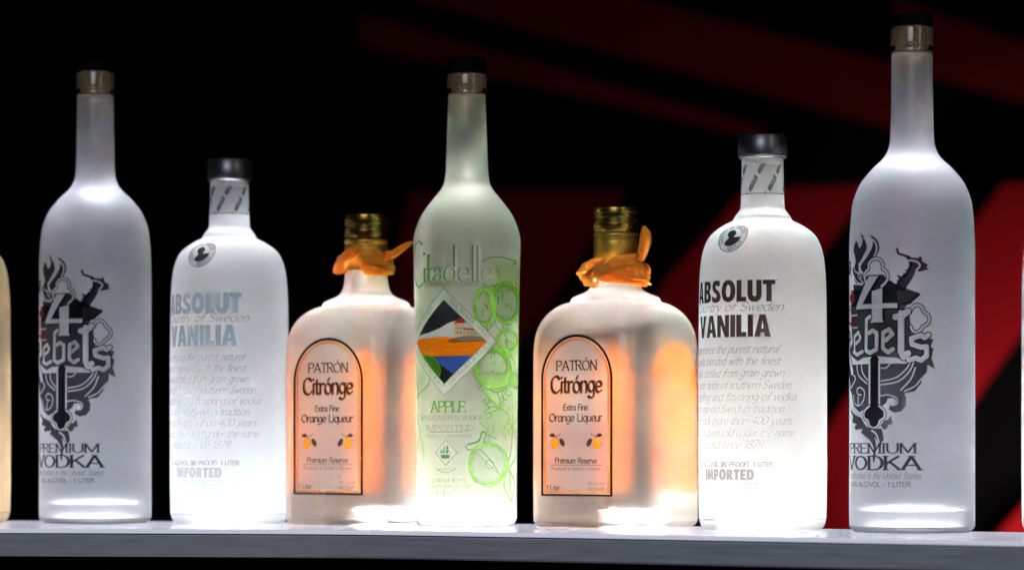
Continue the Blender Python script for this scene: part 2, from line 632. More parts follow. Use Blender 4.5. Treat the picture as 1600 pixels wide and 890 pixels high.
def bold_letters(cv, s, uc, v0, cap, width, fat, cov=None):
    """heavy condensed grotesque capitals from polygons on a 10 x 15 grid"""
    cov = cv.blank() if cov is None else cov
    T = fat
    P = {
     'A': (10.5, [[(0, 0), (3.3, 15), (7.2, 15), (10.5, 0), (6.9, 0), (6.4, 3), (4.1, 3), (3.6, 0)]], [[(4.5, 5.6), (6, 5.6), (5.25, 11)]]),
     'B': (9.2, [spl([(0, 0), (0, 0), (5, 0), (8.4, 1.2), (9, 4.2), (7.4, 7.7), (8.5, 11), (7.6, 14), (4.6, 15), (0, 15), (0, 15)], 5)], [[(3.6, 2.6), (5.2, 3.2), (5.3, 5.8), (3.6, 6.4)], [(3.6, 9), (5, 9.4), (5, 12), (3.6, 12.4)]]),
     'S': (8.4, [spl([(.3, .5), (.6, .4), (4, -.3), (7.6, 1), (8.2, 4.6), (6.6, 7.6), (4, 9.6), (4.2, 11.8), (7.2, 11.2), (7.4, 14.6), (4.4, 15.3), (1.2, 14.2), (.3, 10.6), (1.6, 7.6), (4.4, 5.4), (4.4, 3.3), (3, 3.1), (.3, 4.4), (.3, .6)], 4)], []),
     'O': (11, [spl([(5.5, -.3), (1.6, 1.6), (0, 7.5), (1.6, 13.4), (5.5, 15.3), (9.4, 13.4), (11, 7.5), (9.4, 1.6), (5.5, -.3)], 5)], [spl([(5.5, 3.2), (4.2, 4.4), (3.7, 7.5), (4.2, 10.6), (5.5, 11.8), (6.8, 10.6), (7.3, 7.5), (6.8, 4.4), (5.5, 3.2)], 4)]),
     'L': (7, [[(0, 0), (6.9, 0), (6.9, 3.2), (3.6, 3.2), (3.6, 15), (0, 15)]], []),
     'U': (9.4, [[(0, 15), (0, 5), (.6, 1.8), (2.4, .1), (4.7, -.3), (7, .1), (8.8, 1.8), (9.4, 5), (9.4, 15), (5.9, 15), (5.9, 4.4), (4.7, 3.2), (3.5, 4.4), (3.5, 15)]], []),
     'T': (8.4, [[(2.4, 0), (6, 0), (6, 11.8), (8.4, 11.8), (8.4, 15), (0, 15), (0, 11.8), (2.4, 11.8)]], []),
     'V': (10.2, [[(3.4, 0), (6.8, 0), (10.2, 15), (6.6, 15), (5.1, 6), (3.6, 15), (0, 15)]], []),
     'N': (9.8, [[(0, 0), (3.2, 0), (3.2, 8), (6.4, 0), (9.8, 0), (9.8, 15), (6.6, 15), (6.6, 7), (3.4, 15), (0, 15)]], []),
     'I': (3.7, [[(0, 0), (3.7, 0), (3.7, 15), (0, 15)]], []),
     'M': (12.4, [[(0, 0), (3, 0), (3.4, 9), (5.2, 0), (7.2, 0), (9, 9), (9.4, 0), (12.4, 0), (11.4, 15), (8, 15), (6.2, 6), (4.4, 15), (1, 15)]], []),
     'P': (8.6, [spl([(0, 0), (0, 0), (3.6, 0), (3.6, 5.2), (3.7, 5.2), (7.2, 5.9), (8.6, 10), (7.4, 14), (4.4, 15), (0, 15), (0, 15)], 5)], [[(3.6, 7.8), (5.2, 8.4), (5.3, 11.6), (3.6, 12.2)]]),
     'R': (9.2, [[(0, 0), (3.6, 0), (3.6, 6), (5.6, 0), (9.4, 0), (6.9, 6.4), (8.4, 8.4), (8.5, 11.8), (7.4, 14.2), (5, 15), (0, 15)]], [[(3.6, 8.4), (5, 8.8), (5.2, 11.6), (3.6, 12.2)]]),
     'E': (7, [[(0, 0), (6.9, 0), (6.9, 3), (3.6, 3), (3.6, 6.2), (6.5, 6.2), (6.5, 9), (3.6, 9), (3.6, 12), (6.9, 12), (6.9, 15), (0, 15)]], []),
     'D': (9.6, [spl([(0, 0), (0, 0), (4.4, 0), (8.2, 1.8), (9.6, 7.5), (8.2, 13.2), (4.4, 15), (0, 15), (0, 15)], 5)], [[(3.6, 3), (5.4, 4.2), (5.9, 7.5), (5.4, 10.8), (3.6, 12)]]),
    }
    gap = T
    W = sum(P[c][0] + gap for c in s) - gap
    kx = width / W
    k = cap / 15
    x = uc - width / 2
    for c in s:
        adv, outs, holes = P[c]
        g = cv.blank()
        for o in outs:
            cv.poly([(x + a * kx, v0 + b * k) for a, b in o], g)
        for h in holes:
            hh = cv.poly([(x + a * kx, v0 + b * k) for a, b in h])
            g *= (1 - hh)
        np.maximum(cov, g, out=cov)
        x += (adv + gap) * kx
    return cov

# ------------------------------------------------------------------ the lit shelf
LAY = {   # photo column, photo row of the foot, radius
 'amber': (-75.5, 816.8, .043), 'tallL': (149, 817.8, .0415), 'medL': (358.5, 818.6, .043), 'sqL': (572, 820.2, .05),
 'cit': (729.5, 822.4, .037), 'sqR': (962, 824, .05), 'medR': (1191.5, 829, .043), 'tallR': (1425, 832.4, .0415), 'edge': (1703, 836, .043)}
POS = {k: place(*v) for k, v in LAY.items()}
for k, v in POS.items():
    print(k, [round(q, 4) for q in v])

FRONT = spl([(-.75, 2.03), (-.56, 2.02), (-.354, 2.008), (-.131, 1.977), (.0, 1.916), (.122, 1.848), (.306, 1.734), (.46, 1.62), (.60, 1.50)], 8)
BACK = spl([(-.75, 2.235), (-.56, 2.232), (-.36, 2.222), (-.20, 2.196), (-.05, 2.150), (.09, 2.092), (.20, 2.012), (.30, 1.945), (.46, 1.83), (.66, 1.69)], 8)


def resample(P, n):
    P = np.array(P)
    L = np.concatenate([[0], np.cumsum(np.hypot(*np.diff(P, axis=0).T))])
    t = np.linspace(0, L[-1], n)
    return np.stack([np.interp(t, L, P[:, 0]), np.interp(t, L, P[:, 1])], 1)


def slab(name, front, back, z0, z1, mat, parent, bev=.0012):
    bm = bmesh.new()
    n = len(front)
    prof = [(0, z0), (0, z1 - bev), (.3, z1 - bev * .3), (1, z1)]    # rounded front arris
    rings = []
    for f, b in zip(front, back):
        d = (b - f) / np.linalg.norm(b - f)
        r = [bm.verts.new((f[0] + d[0] * k * bev, f[1] + d[1] * k * bev, z)) for k, z in prof]
        r += [bm.verts.new((b[0], b[1], z1)), bm.verts.new((b[0], b[1], z0))]
        rings.append(r)
    m = len(rings[0])
    for a, b in zip(rings, rings[1:]):
        for i in range(m):
            j = (i + 1) % m
            bm.faces.new([a[i], b[i], b[j], a[j]])
    bm.faces.new(rings[0])
    bm.faces.new(list(reversed(rings[-1])))
    bmesh.ops.recalc_face_normals(bm, faces=bm.faces)
    return link(name, bm, mat, parent)


ACRYL = solid('white acrylic', (.78, .79, .86), .16, bump=.15, scale=700, spec=.5, vary=.12)
FASCIA = solid('brushed grey metal', (.35, .37, .43), .5, 0, bump=.25, scale=26, stretch=(1, 1, 14), vary=.2, tone=.35)
DARK = solid('black seam', (.01, .01, .012), .6)
_p = [q for q in ACRYL.node_tree.nodes if q.type == 'BSDF_PRINCIPLED'][0]
_p.inputs['Emission Color'].default_value = (.80, .82, 1, 1)      # the panel is lit from below
_p.inputs['Emission Strength'].default_value = .42
fr, bk = resample(FRONT, 80), resample(BACK, 80)
shelf = empty('lit_shelf', (0, 1.9, 0))
tag(shelf, 'curved back-lit bar shelf with white top and grey front edge under the bottles', 'shelf')
Z = np.array([0, 1.9])
inn = fr + (bk - fr) * .012
slab('top_panel', fr - Z, bk - Z, -.0030, 0, ACRYL, shelf)
slab('seam', inn - Z, bk - Z, -.0040, -.0030, DARK, shelf, .0001)
slab('front_panel', fr + (bk - fr) * .002 - Z, fr + (bk - fr) * .12 - Z, -.0178, -.0040, FASCIA, shelf, .0006)
slab('bottom_lip', fr - (bk - fr) * .004 - Z, fr + (bk - fr) * .12 - Z, -.0190, -.0178, solid('grey lip', (.4, .41, .44), .35, .6), shelf, .0003)

# dust and dried drops along the shelf
bm = bmesh.new()
rd = random.Random(12)
for k in range(420):
    i = rd.randrange(2, 77)
    f_ = rd.random() ** .6
    p_ = fr[i] + (bk[i] - fr[i]) * (.02 + .96 * f_) - Z + np.array([rd.uniform(-.008, .008), 0])
    r_ = rd.choice((.00015, .00025, .00025, .0004, .0007))
    bmesh.ops.create_icosphere(bm, subdivisions=1, radius=1, matrix=Matrix.Translation((p_[0], p_[1] + 1.9, r_ * .4)) @ Matrix.Diagonal((r_ * rd.uniform(1, 2), r_ * rd.uniform(1, 2), r_ * .7, 1)))
o = link('dust', bm, solid('dust specks', (.8, .8, .82), .3))
o['kind'] = 'stuff'
o['label'] = 'tiny dust specks and dried drops on the white shelf top'
o['category'] = 'dust'

# ------------------------------------------------------------------ bottles
FROST_TALL = glass('etched glass of the tall bottles', .46, 1.45, .25, milk_color=(.90, .93, 1), grain=.05)
FROST_MED = glass('white etched glass', .6, 1.45, .62, milk_color=(.96, .985, 1), grain=.04)
FROST_MEDR = glass('cream etched glass', .6, 1.45, .62, milk_color=(1, .995, .955), grain=.04)
FROST_AMB = glass('amber etched glass', .6, 1.45, .5, color=(1, .78, .5), milk_color=(1, .72, .47), grain=.04)
FROST_CIT = glass('green white etched glass', .48, 1.45, .30, color=(.94, 1, .84), milk_color=(.88, 1, .78), grain=.05)
FROST_SQ = glass('etched glass of the square flasks', .28, 1.45, .19, color=(1, .985, .97), milk_color=(1, .95, .89), uneven=False)
CORK = solid('cork', (.34, .23, .12), .8, bump=.8, scale=350, tone=.5)
BLACKCAP = solid('black stopper plastic', (.002, .002, .002), .7, spec=.04)
STEEL = solid('dark brushed cap metal', (.16, .16, .17), .34, .9, bump=.12, scale=30, stretch=(1, 1, .05), vary=.12)
BRIGHT = solid('steel cap lip', (.5, .5, .52), .3, .9)
GOLD = solid('dark gold cap', (.30, .19, .045), .27, .95, bump=.15, scale=60, stretch=(.2, .2, 8), vary=.1)
GOLD2 = solid('gold neck foil', (.55, .33, .05), .40, .75, bump=.15, scale=90, vary=.1)


UND_TALL = glass('tall bottle underside', .16, 1.45, .10)
UND_MED = glass('white bottle underside', .3, 1.45, .26)
UND_CIT = glass('green bottle underside', .3, 1.45, .36)


def glass_body(parent, outer, zl, zb, punt, frost, wall=.0026, top_void=None, foot=.003, under=CLEAR):
    """outer: profile from foot to mouth. zl liquid level, zb/punt the inner floor"""
    bm = bmesh.new()
    r0 = outer[0][0]
    zt = outer[-1][1]
    o = [(0, foot + .002), (r0 * .5, foot + .0014), (r0 * .86, foot * .5), (r0 * .96, .0002), outer[0]]
    lathe(bm, o, mi=2)          # the underside is not etched
    o = outer + [(outer[-1][0] * .5, zt + .0002), (0, zt + .0003)]
    lathe(bm, o)
    ztop = top_void or zt - .001
    v = [(max(.001, radius_at(outer, z) - wall), z) for z in np.linspace(zl, ztop, 60)]
    lathe(bm, v + [(0, ztop)], flip=True, mi=1)
    bmesh.ops.remove_doubles(bm, verts=bm.verts, dist=1e-7)
    body = link('glass_body', bm, [frost, NECK_IN, under], parent)
    bm = bmesh.new()
    ri = radius_at(outer, zb + .01) - wall
    fl = spl([(0, zb + punt), (ri * .4, zb + punt * .8), (ri * .75, zb + punt * .3), (ri * .93, zb + .0005), (ri, zb + .006)], 5)
    v = fl + [(radius_at(outer, z) - wall, z) for z in np.linspace(zb + .008, zl, 70)]
    lathe(bm, v, flip=True, mi=0)
    lathe(bm, [(0, zl), (v[-1][0] * .985, zl), (v[-1][0], zl + .0004)], flip=True, mi=1)
    link('liquid', bm, [LIQ_WALL, LIQ_TOP], parent)
    return body


def lamp_under(name, key, energy, size=.062, spread=150, color=(1, 1, 1)):
    X, Y, rz, s = POS[key]
    if key.startswith('sq'):
        X, size = X + .014, .026
    l = light(name, 'AREA', (X, Y - 1.9, .0011), energy, size, spread=spread, color=color, parent=shelf)
    l.rotation_euler = (PI, 0, 0)
    return l


SPREAD = 75
E_TALL, E_MED, E_SQ, E_CIT = .38, .31, .54, .27
for key, e, c in (('amber', .32, (1, .97, .92)), ('tallL', E_TALL * .9, (.84, .88, 1)), ('medL', E_MED, (.90, .95, 1)), ('sqL', E_SQ, (1, .98, .96)), ('cit', E_CIT, (1, 1, 1)),
                  ('sqR', E_SQ, (1, .98, .96)), ('medR', E_MED, (.95, .98, 1)), ('tallR', E_TALL, (.88, .91, 1)), ('edge', .3, (1, 1, 1))):
    lamp_under('shelf_lamp', key, e, size=.05, spread=85 if key in ('medL', 'medR', 'edge', 'amber') else SPREAD, color=c)

# ---- tall cork-stoppered bottle
PT = silhouette([(1513, 832.4), (1518, 829), (1521.5, 824), (1522.5, 812), (1522.5, 700), (1522.5, 500), (1522.5, 400), (1522, 372), (1520, 342), (1516.5, 316), (1506, 290), (1494, 274),
                 (1484, 263), (1474, 254), (1466, 244), (1460.5, 230), (1458.8, 212), (1458, 180), (1457.3, 130), (1457, 87)], 1425, 832.4, S_TALL)
PT = spl(PT, 4)


def tall_art():
    """the tribal emblem, traced from the photograph and unrolled from the glass"""
    Rm = .04147
    s = 2095.6

    def U(x):
        return Rm * 1000 * math.asin(max(-.999, min(.999, (x - 149) / 86.6)))

    def V(y):
        return front_z(y, D_TALL, .036)

    def tr(pts, o, k):
        return [(U(o[0] + x / k), V(o[1] + y / k)) for x, y in pts]
    c4 = ((60, 350), 5.936)
    c5 = ((60, 480), 6.357)
    c6 = ((50, 590), 4.947)
    c2 = ((40, 360), 4.045)
    cv = Canvas(-98, 32, V(770), V(385))
    DK, MD, RED = (.02, .02, .024), (.06, .06, .066), (.32, .03, .02)
    mm = 1000 / s

    def fill(pts, ref, col=DK, a=.93, smooth=0):
        p = tr(pts, *ref)
        if smooth:
            p = spl(p + [p[0]], smooth)
        cv.ink(cv.poly(p), col, a)

    def pen(pts, ref, w, col=None, a=.93, smooth=4):
        p = tr(pts, *ref)
        if smooth:
            p = spl(p, smooth)
        c = cv.stroke(p, w / ref[1] * mm)
        if col is None:
            cv.erase(c, .06)
        else:
            cv.ink(c, col, a)
    # flames
    fill([(105, 270), (135, 310), (160, 370), (165, 420), (140, 470), (115, 520), (100, 545), (105, 600), (130, 630), (140, 690), (80, 700), (60, 640), (48, 570), (60, 560), (75, 520), (68, 470), (58, 430), (62, 385), (78, 345), (92, 370), (104, 405), (122, 390), (130, 350), (120, 305)], c4, smooth=3)
    fill([(188, 303), (230, 330), (258, 365), (268, 420), (252, 470), (230, 505), (190, 545), (165, 600), (135, 610), (115, 560), (165, 490), (205, 420), (215, 370), (205, 330)], c4, smooth=3)
    pen([(215, 345), (240, 380), (246, 430), (226, 490)], c4, 15)
    pen([(140, 330), (176, 350), (180, 410), (150, 470), (120, 520)], c4, 13)
    pen([(58, 560), (75, 605), (110, 620), (120, 660)], c4, 11)
    pen([(100, 535), (110, 580), (95, 640), (130, 690)], c4, 9)
    pen([(60, 630), (80, 680), (125, 715)], c4, 9)
    # dragon wing
    fill([(400, 420), (420, 432), (425, 462), (480, 480), (520, 503), (580, 510), (592, 490), (608, 512), (608, 535), (657, 568), (640, 585), (664, 600), (585, 622), (560, 612), (530, 680), (490, 740), (470, 790), (465, 800), (595, 798), (590, 818), (560, 845), (520, 889), (280, 889), (270, 760), (300, 700), (340, 690), (362, 690), (392, 722), (412, 715), (408, 690), (425, 680), (406, 645), (440, 657), (470, 650), (484, 620), (470, 608), (496, 600), (506, 560), (500, 530), (480, 503), (420, 482), (402, 455)], c4, MD)
    pen([(470, 640), (440, 690), (400, 735), (330, 775), (290, 775)], c4, 20, DK)
    pen([(500, 500), (520, 560), (500, 620), (470, 660)], c4, 26, DK, smooth=4)
    pen([(505, 527), (560, 537), (592, 570), (560, 612)], c4, 13)
    pen([(310, 730), (340, 735), (362, 750)], c4, 12)
    # body behind the numeral and the letters
    fill([(55, 705), (130, 720), (170, 640), (300, 640), (345, 700), (440, 730), (500, 889), (40, 889), (60, 790)], c4, DK)
    fill([(40, -20), (500, -20), (630, 30), (560, 90), (500, 160), (545, 200), (560, 380), (700, 425), (747, 435), (725, 500), (748, 518), (732, 600), (760, 696), (690, 655), (600, 680), (540, 645), (440, 598), (280, 580), (150, 590), (100, 620), (40, 560), (30, 300)], c5, DK, .9)
    pen([(505, 15), (620, 30), (560, 90)], c5, 8, DK)
    fill([(440, 0), (620, 30), (540, 100), (440, 130)], c5, MD)
    fill([(20, 790), (62, 780), (66, 850), (30, 889)], c4, RED, 1)
    fill([(25, 225), (75, 215), (78, 300), (30, 310)], c5, RED, 1)
    pen([(40, 207), (92, 207)], c5, 12)
    pen([(45, 318), (95, 318)], c5, 10)
    # clover over the numeral
    ring = [(158, 700), (146, 645), (160, 603), (182, 588), (180, 550), (203, 517), (240, 505), (277, 520), (297, 560), (295, 592), (325, 618), (336, 670), (312, 712), (285, 738)]
    pen(ring, c4, 34, DK)
    pen(ring, c4, 19)
    # numeral with its shadow
    A = [(205, 402), (258, 402), (170, 558), (362, 558), (362, 585), (135, 585), (135, 572)]
    B = [(222, 487), (280, 470), (280, 648), (287, 664), (213, 664), (222, 650)]
    for P in (A, B):
        fill([(x + 12, y + 9) for x, y in P], c2, DK, 1)
    for P in (A, B):
        cv.erase(cv.poly(tr(P, *c2)), .1)
    # clover at the right of the letters
    q = [(548, 200), (570, 152), (610, 132), (650, 152), (665, 190), (700, 218), (714, 262), (695, 300), (660, 322), (640, 352), (600, 374), (566, 352), (555, 322)]
    pen(q, c5, 38, DK)
    pen(q, c5, 20)
    pen([(530, 170), (560, 130), (590, 95)], c5, 14)
    # lower scrolls
    fill([(60, -40), (592, -40), (588, 20), (560, 50), (548, 100), (510, 150), (440, 165), (452, 200), (450, 250), (420, 290), (370, 297), (335, 275), (345, 240), (375, 245), (386, 215), (365, 195), (330, 200), (318, 230), (280, 260), (180, 265), (140, 292), (100, 250), (80, 150)], c6, MD, .9)
    for a in ([(285, 78), (380, 58), (450, 0), (480, -50)], [(285, 104), (400, 82), (475, 10), (500, -50)], [(415, 142), (480, 70), (512, -10)], [(440, 150), (510, 115), (553, 62)],
              [(280, 180), (340, 176), (390, 200), (386, 240), (350, 247)], [(150, -40), (160, 20), (195, 72)], [(120, -40), (130, 30), (190, 95)], [(285, -10), (320, -12), (345, -40)]):
        pen(a, c6, 8)
    pen([(395, 30), (350, 55)], c6, 18, MD)
    pen([(95, 170), (105, 230), (135, 246), (165, 210), (172, 150), (145, 120), (122, 132), (126, 165), (148, 172)], c6, 8)
    pen([(130, 185), (128, 235)], c6, 9)
    pen([(90, 20), (110, 60), (80, 120)], c6, 9)
    # sword
    pen([(240, -60), (240, 300)], c6, 76, DK, 1, 0)
    pen([(206, -60), (206, 250)], c6, 13, smooth=0)
    pen([(272, -60), (272, 250)], c6, 13, smooth=0)
    tre = [(206, 250), (172, 285), (170, 330), (197, 352), (206, 388), (235, 402), (265, 384), (276, 352), (305, 330), (305, 284), (272, 250)]
    fill([(172, 285), (170, 330), (197, 352), (206, 388), (235, 402), (265, 384), (276, 352), (305, 330), (305, 284), (272, 250), (206, 250)], c6, DK, 1, 3)
    pen(tre, c6, 26, DK)
    pen(tre, c6, 12)
    # leaves and tail under the sword
    fill([(75, 255), (95, 300), (150, 330), (170, 370), (195, 400), (175, 450), (150, 435), (160, 405), (110, 415), (105, 390), (120, 375), (88, 360), (95, 320), (78, 290)], c6, MD)
    fill([(280, 385), (305, 350), (330, 345), (350, 318), (355, 345), (362, 370), (330, 385), (325, 405), (300, 416)], c6, (.09, .09, .1), .8)
    fill([(165, 410), (200, 395), (250, 410), (285, 405), (298, 450), (300, 490), (288, 500), (275, 560), (262, 500), (240, 460), (252, 520), (240, 640), (228, 610), (235, 540), (205, 480), (170, 450)], c6, MD, .95, 2)
    pen([(222, 420), (252, 445), (270, 500)], c6, 12)
    # a mirrored half for the far side of the glass
    ax = U(98.3)
    art, artc = cv.a.copy(), cv.rgb.copy()
    for i in range(cv.nx):
        u = cv.U[i]
        if u < U(66):
            m = int(round((2 * ax - u - cv.u0) * cv.res))
            if 0 <= m < cv.nx:
                cv.a[:, i] = art[:, m]
                cv.rgb[:, i] = artc[:, m]
    # blackletter word
    LET = [
     ([[(70, 540), (68, 400), (104, 362), (122, 405), (112, 435), (84, 458)], [(62, 535), (95, 560), (140, 535)]], 27),
     ([[(176, 250), (172, 525), (205, 548), (262, 520), (264, 375), (228, 350), (198, 372)], [(176, 250), (205, 228)]], 30),
     ([[(320, 372), (318, 512), (362, 548), (402, 520)], [(320, 372), (372, 345), (400, 388), (345, 440)]], 30),
     ([[(472, 205), (472, 540), (495, 590), (530, 560)], [(425, 236), (475, 232), (528, 190)]], 44),
     ([[(705, 398), (672, 420), (640, 400), (560, 428), (566, 478), (640, 505), (688, 500), (690, 580), (640, 620), (600, 600), (540, 618)]], 34)]
    LET = [(a_, b_ * 1.28) for a_, b_ in LET]
    for sts, wd in LET:
        for st in sts:
            pen(st, c5, wd + 18, DK, 1, 0)
    for sts, wd in LET:
        for st in sts:
            pen(st, c5, wd, None, smooth=0)
        for st in sts:
            pen([(x + wd * .32, y + 3) for x, y in st], c5, 3, (.1, .1, .1), .5, 0)
    # hidden capital R
    for st in ([[(-30, 0), (-30, 60)], [(-30, 0), (-12, 4), (-8, 22), (-28, 32)], [(-24, 32), (-6, 62)]],):
        for s_ in st:
            p = [(ax - 22 + x * .5, V(590) + (60 - y) * .5) for x, y in s_]
            cv.ink(cv.stroke(p, 7), DK, 1)
            cv.erase(cv.stroke(p, 4.4), .06)
    # words
    c = write(cv, 'PREMIUM', ax, V(706.2), (706.2 - 693) * mm, 122 * mm, 3.8, (1.3, 0), serif=2.1)
    c = write(cv, 'VODKA', ax, V(729.3), (729.3 - 711) * mm, 134 * mm, 4.2, (1.4, 0), serif=2.0, cov=c)
    cv.ink(c, (.02, .02, .024), .95)
    c = write(cv, 'Handcrafted in the United States', ax, V(742), 8.6 * mm, 132 * mm, 1.2, shear=.35)
    cv.ink(c, (.05, .05, .055), .6)
    c = write(cv, '40% ALC/VOL - 1 LITER', ax, V(753), 6.2 * mm, 106 * mm, 2.0)
    cv.ink(c, (.03, .03, .035), .85)
    return cv


ART = {}


def print_on(key, make, name, mapping, parent):
    """first use builds the mesh, later ones share it"""
    if key not in ART:
        ART[key] = make().mesh(name, mapping, parent)
        return ART[key]
    o = ART[key].copy()
    COL.objects.link(o)
    o.parent = parent
    return o


def cork_top(parent, R, zt, zr, s, corkdepth=12, stop_h=19, glint=True):
    """clear lip ring, cork and black stopper; sizes in photo px at scale s"""
    p = 1 / s
    z0 = zt
    bm = bmesh.new()
    rin = (R - 6) * p
    prof = spl([(rin, z0), ((R - 2) * p, z0 + .3 * p), ((R + .5) * p, z0 + 2 * p), ((R + .8) * p, z0 + 5 * p), ((R - .6) * p, z0 + 8 * p), ((R - .8) * p, z0 + 10 * p), (R * p, z0 + 12 * p), (R * p, zr - 3 * p), ((R - 1.5) * p, zr), (rin, zr), (rin, (z0 + zr) / 2), (rin, z0)], 3)
    lathe(bm, prof)
    link('clear_lip', bm, CLEAR, parent)
    bm = bmesh.new()
    rc = rin - .0003
    lathe(bm, spl([(0, z0 - (corkdepth + 3) * p), (rc * .55, z0 - (corkdepth + 1) * p), (rc * .72, z0 - corkdepth * .5 * p), (rc * .95, z0 - .5 * p), (rc, z0 + 3 * p), (rc, zr - .3 * p), (0, zr - .2 * p)], 4))
    link('cork', bm, CORK, parent)
    bm = bmesh.new()
    lathe(bm, [(0, zr + .0001), (R * p * .97, zr + .0001), (R * p, zr + 1.5 * p), (R * p, zr + (stop_h - 2) * p), (R * p * .96, zr + stop_h * p), (R * p * .6, zr + (stop_h + .3) * p), (0, zr + (stop_h + .3) * p)])
    link('stopper', bm, BLACKCAP, parent)


def tall_bottle(key, label):
    X, Y, rz, s = POS[key]
    t = empty('tall_bottle', (X, Y, 0), rz)
    tag(t, label, 'bottle', 'tall frosted bottles with black emblem')
    p = 1 / S_TALL
    glass_body(t, PT, (832.4 - 262) * p, .014, .009, FROST_TALL, top_void=(832.4 - 89) * p, under=UND_TALL)
    cork_top(t, 33, (832.4 - 85) * p, (832.4 - 46) * p, S_TALL, 12)
    print_on('tall', tall_art, 'printed_emblem', wrap_round(PT), t)
    return t


# ---- medium bottle with metal cap
PM = silhouette([(1278, 829), (1284, 826.5), (1288, 821), (1290, 813), (1291, 800), (1291.8, 700), (1291.7, 600), (1291.5, 540), (1291.1, 490), (1290.5, 455), (1289.4, 430), (1286.6, 404), (1280.5, 383), (1271, 368), (1253, 355), (1240, 348.4), (1236.5, 344.5),
                 (1235, 341), (1231, 335.5), (1228, 331.5), (1226.2, 327), (1225.2, 310), (1224.3, 280), (1224, 247)], 1191.5, 829, S_MED)
PM = spl(PM, 4)
MM = 1000 / S_MED
AXM = -59 * MM


def vm(y):
    return front_z(y, D_MED, .038)


def med_art(strong, script):
    cv = Canvas(-115 * MM - 34, 62 * MM, vm(775), vm(430))
    c = bold_letters(cv, 'ABSOLUT', AXM, vm(471), 33 * MM, 157 * MM, .75)
    c = bold_letters(cv, 'VANILIA', AXM + .5, vm(526), 34 * MM, 140 * MM, .75, c)
    cv.ink(c, strong[0], strong[1])
    cv.ink(write(cv, '*', AXM + 81 * MM, vm(443), 6 * MM, None, 2), script[0], script[1])
    c = write(cv, 'Country of Sweden', AXM + 2, vm(485.5), 13 * MM, 172 * MM, 1.5, (.6, 35), shear=.42)
    rows = [('experience the purest natural', 166), ('vanilla blended with the finest', 168), ('vodka distilled from grain grown', 182), ('in the rich fields of southern Sweden.', 208), ('The distilling and flavoring of vodka', 222),
            ('is an age-old Swedish tradition', 182), ('dating back more than 400 years.', 212), ('Vodka has been sold under the name', 214), ('Absolut since 1879.', 122)]
    for k, (t, wd) in enumerate(rows):
        c = write(cv, t, AXM, vm(551 + 18.6 * k), 12 * MM, wd * MM, 1.15, (.6, 35), shear=.42, cov=c)
    cv.ink(c, script[0], script[1])
    c = write(cv, '40% ALC./VOL. (80 PROOF)  1 LITER', AXM, vm(728), 6.5 * MM, 150 * MM, 2.3)
    c = bold_letters(cv, 'IMPORTED', AXM, vm(749), 16 * MM, 92 * MM, 1.5, c)
    cv.ink(c, script[0], 1)
    c = write(cv, 'VANILIA FLAVORED VODKA', AXM, vm(757), 4.2 * MM, 100 * MM, 1.5)
    c = write(cv, 'PRODUCED AND BOTTLED IN ÅHUS, SWEDEN', AXM, vm(763.5), 4.2 * MM, 146 * MM, 1.5, cov=c)
    c = write(cv, 'BY V&S VIN & SPRIT AB', AXM, vm(771), 4.2 * MM, 84 * MM, 1.5, cov=c)
    cv.ink(c, script[0], script[1])
    return cv


def seal_art():
    R = 11.2
    cv = Canvas(-12, 12, -12, 12, 6)
    NV = (.015, .018, .035)
    t = np.linspace(0, 2 * PI, 60)
    circ = lambda r: [(r * math.cos(a), r * math.sin(a)) for a in t]
    cv.ink(cv.poly(circ(R)), (.75, .78, .8), .75)
    c = cv.stroke(circ(R), .45)
    c = cv.stroke(circ(7.3), .3, c)

    def arc(r, flip):
        def f(u, v):
            if not flip:
                a = PI / 2 - u / (r + 1.2)
                return ((r + v) * math.cos(a), (r + v) * math.sin(a))
            a = -PI / 2 + u / (r + 1.2)
            return ((r + 2.4 - v) * math.cos(a), (r + 2.4 - v) * math.sin(a))
        return f
    c = write(cv, 'COUNTRY OF SWEDEN', 0, 0, 2.4, 33, 2.2, curve=arc(8., False), cov=c)
    c = write(cv, 'ABSOLUT', 0, 0, 2.4, 12.6, 2.2, curve=arc(8., True), cov=c)
    # bust in profile
    head = [(-6.4, -2.6), (-5.2, -1.2), (-3.0, -.6), (-2.2, .6), (-2.6, 2.2), (-2.2, 4.4), (-.6, 5.7), (1.6, 5.7), (3.2, 4.6), (3.5, 3.0), (4.1, 1.6), (3.5, 1.2), (3.6, .2), (2.9, -.4), (1.8, -.7), (2.2, -1.9), (4.6, -2.8), (5.9, -3.9), (3.6, -6.1), (0, -7), (-3.6, -6.1), (-5.8, -4.2)]
    cv.poly(spl(head + [head[0]], 3), c)
    cv.ink(c, NV, .96)
    # turned about a third to the left, as it is stuck on
    return cv


def tape_art():
    W = 45.5
    cv = Canvas(-W, W, vm(298), vm(250), 4)
    rect = [(-W, vm(297.6)), (W, vm(297.6)), (W, vm(251)), (-W, vm(251))]
    cv.ink(cv.poly(rect), (.62, .63, .64), .34)
    c = cv.blank()
    ang = math.radians(62)
    ca, sa = math.cos(ang), math.sin(ang)
    for k, u in enumerate(np.arange(-112, 112, 31)):
        for j in (0, 1, -1):
            ou, ov = u * MM + j * 15 * MM, vm(294) + j * 27 * MM

            def f(a, b, ou=ou, ov=ov):
                return (ou + a * ca - b * sa * .8, ov + a * sa + b * ca)
            write(cv, 'ABSOLUT', 0, 0, 6.5 * MM, 26 * MM, 2.6, align='l', curve=f, cov=c)
    cv.ink(c, (.08, .08, .085), .75)
    cv.ink(cv.stroke([(-W, vm(297.4)), (W, vm(297.4))], .35), (.2, .2, .2), .5)
    return cv


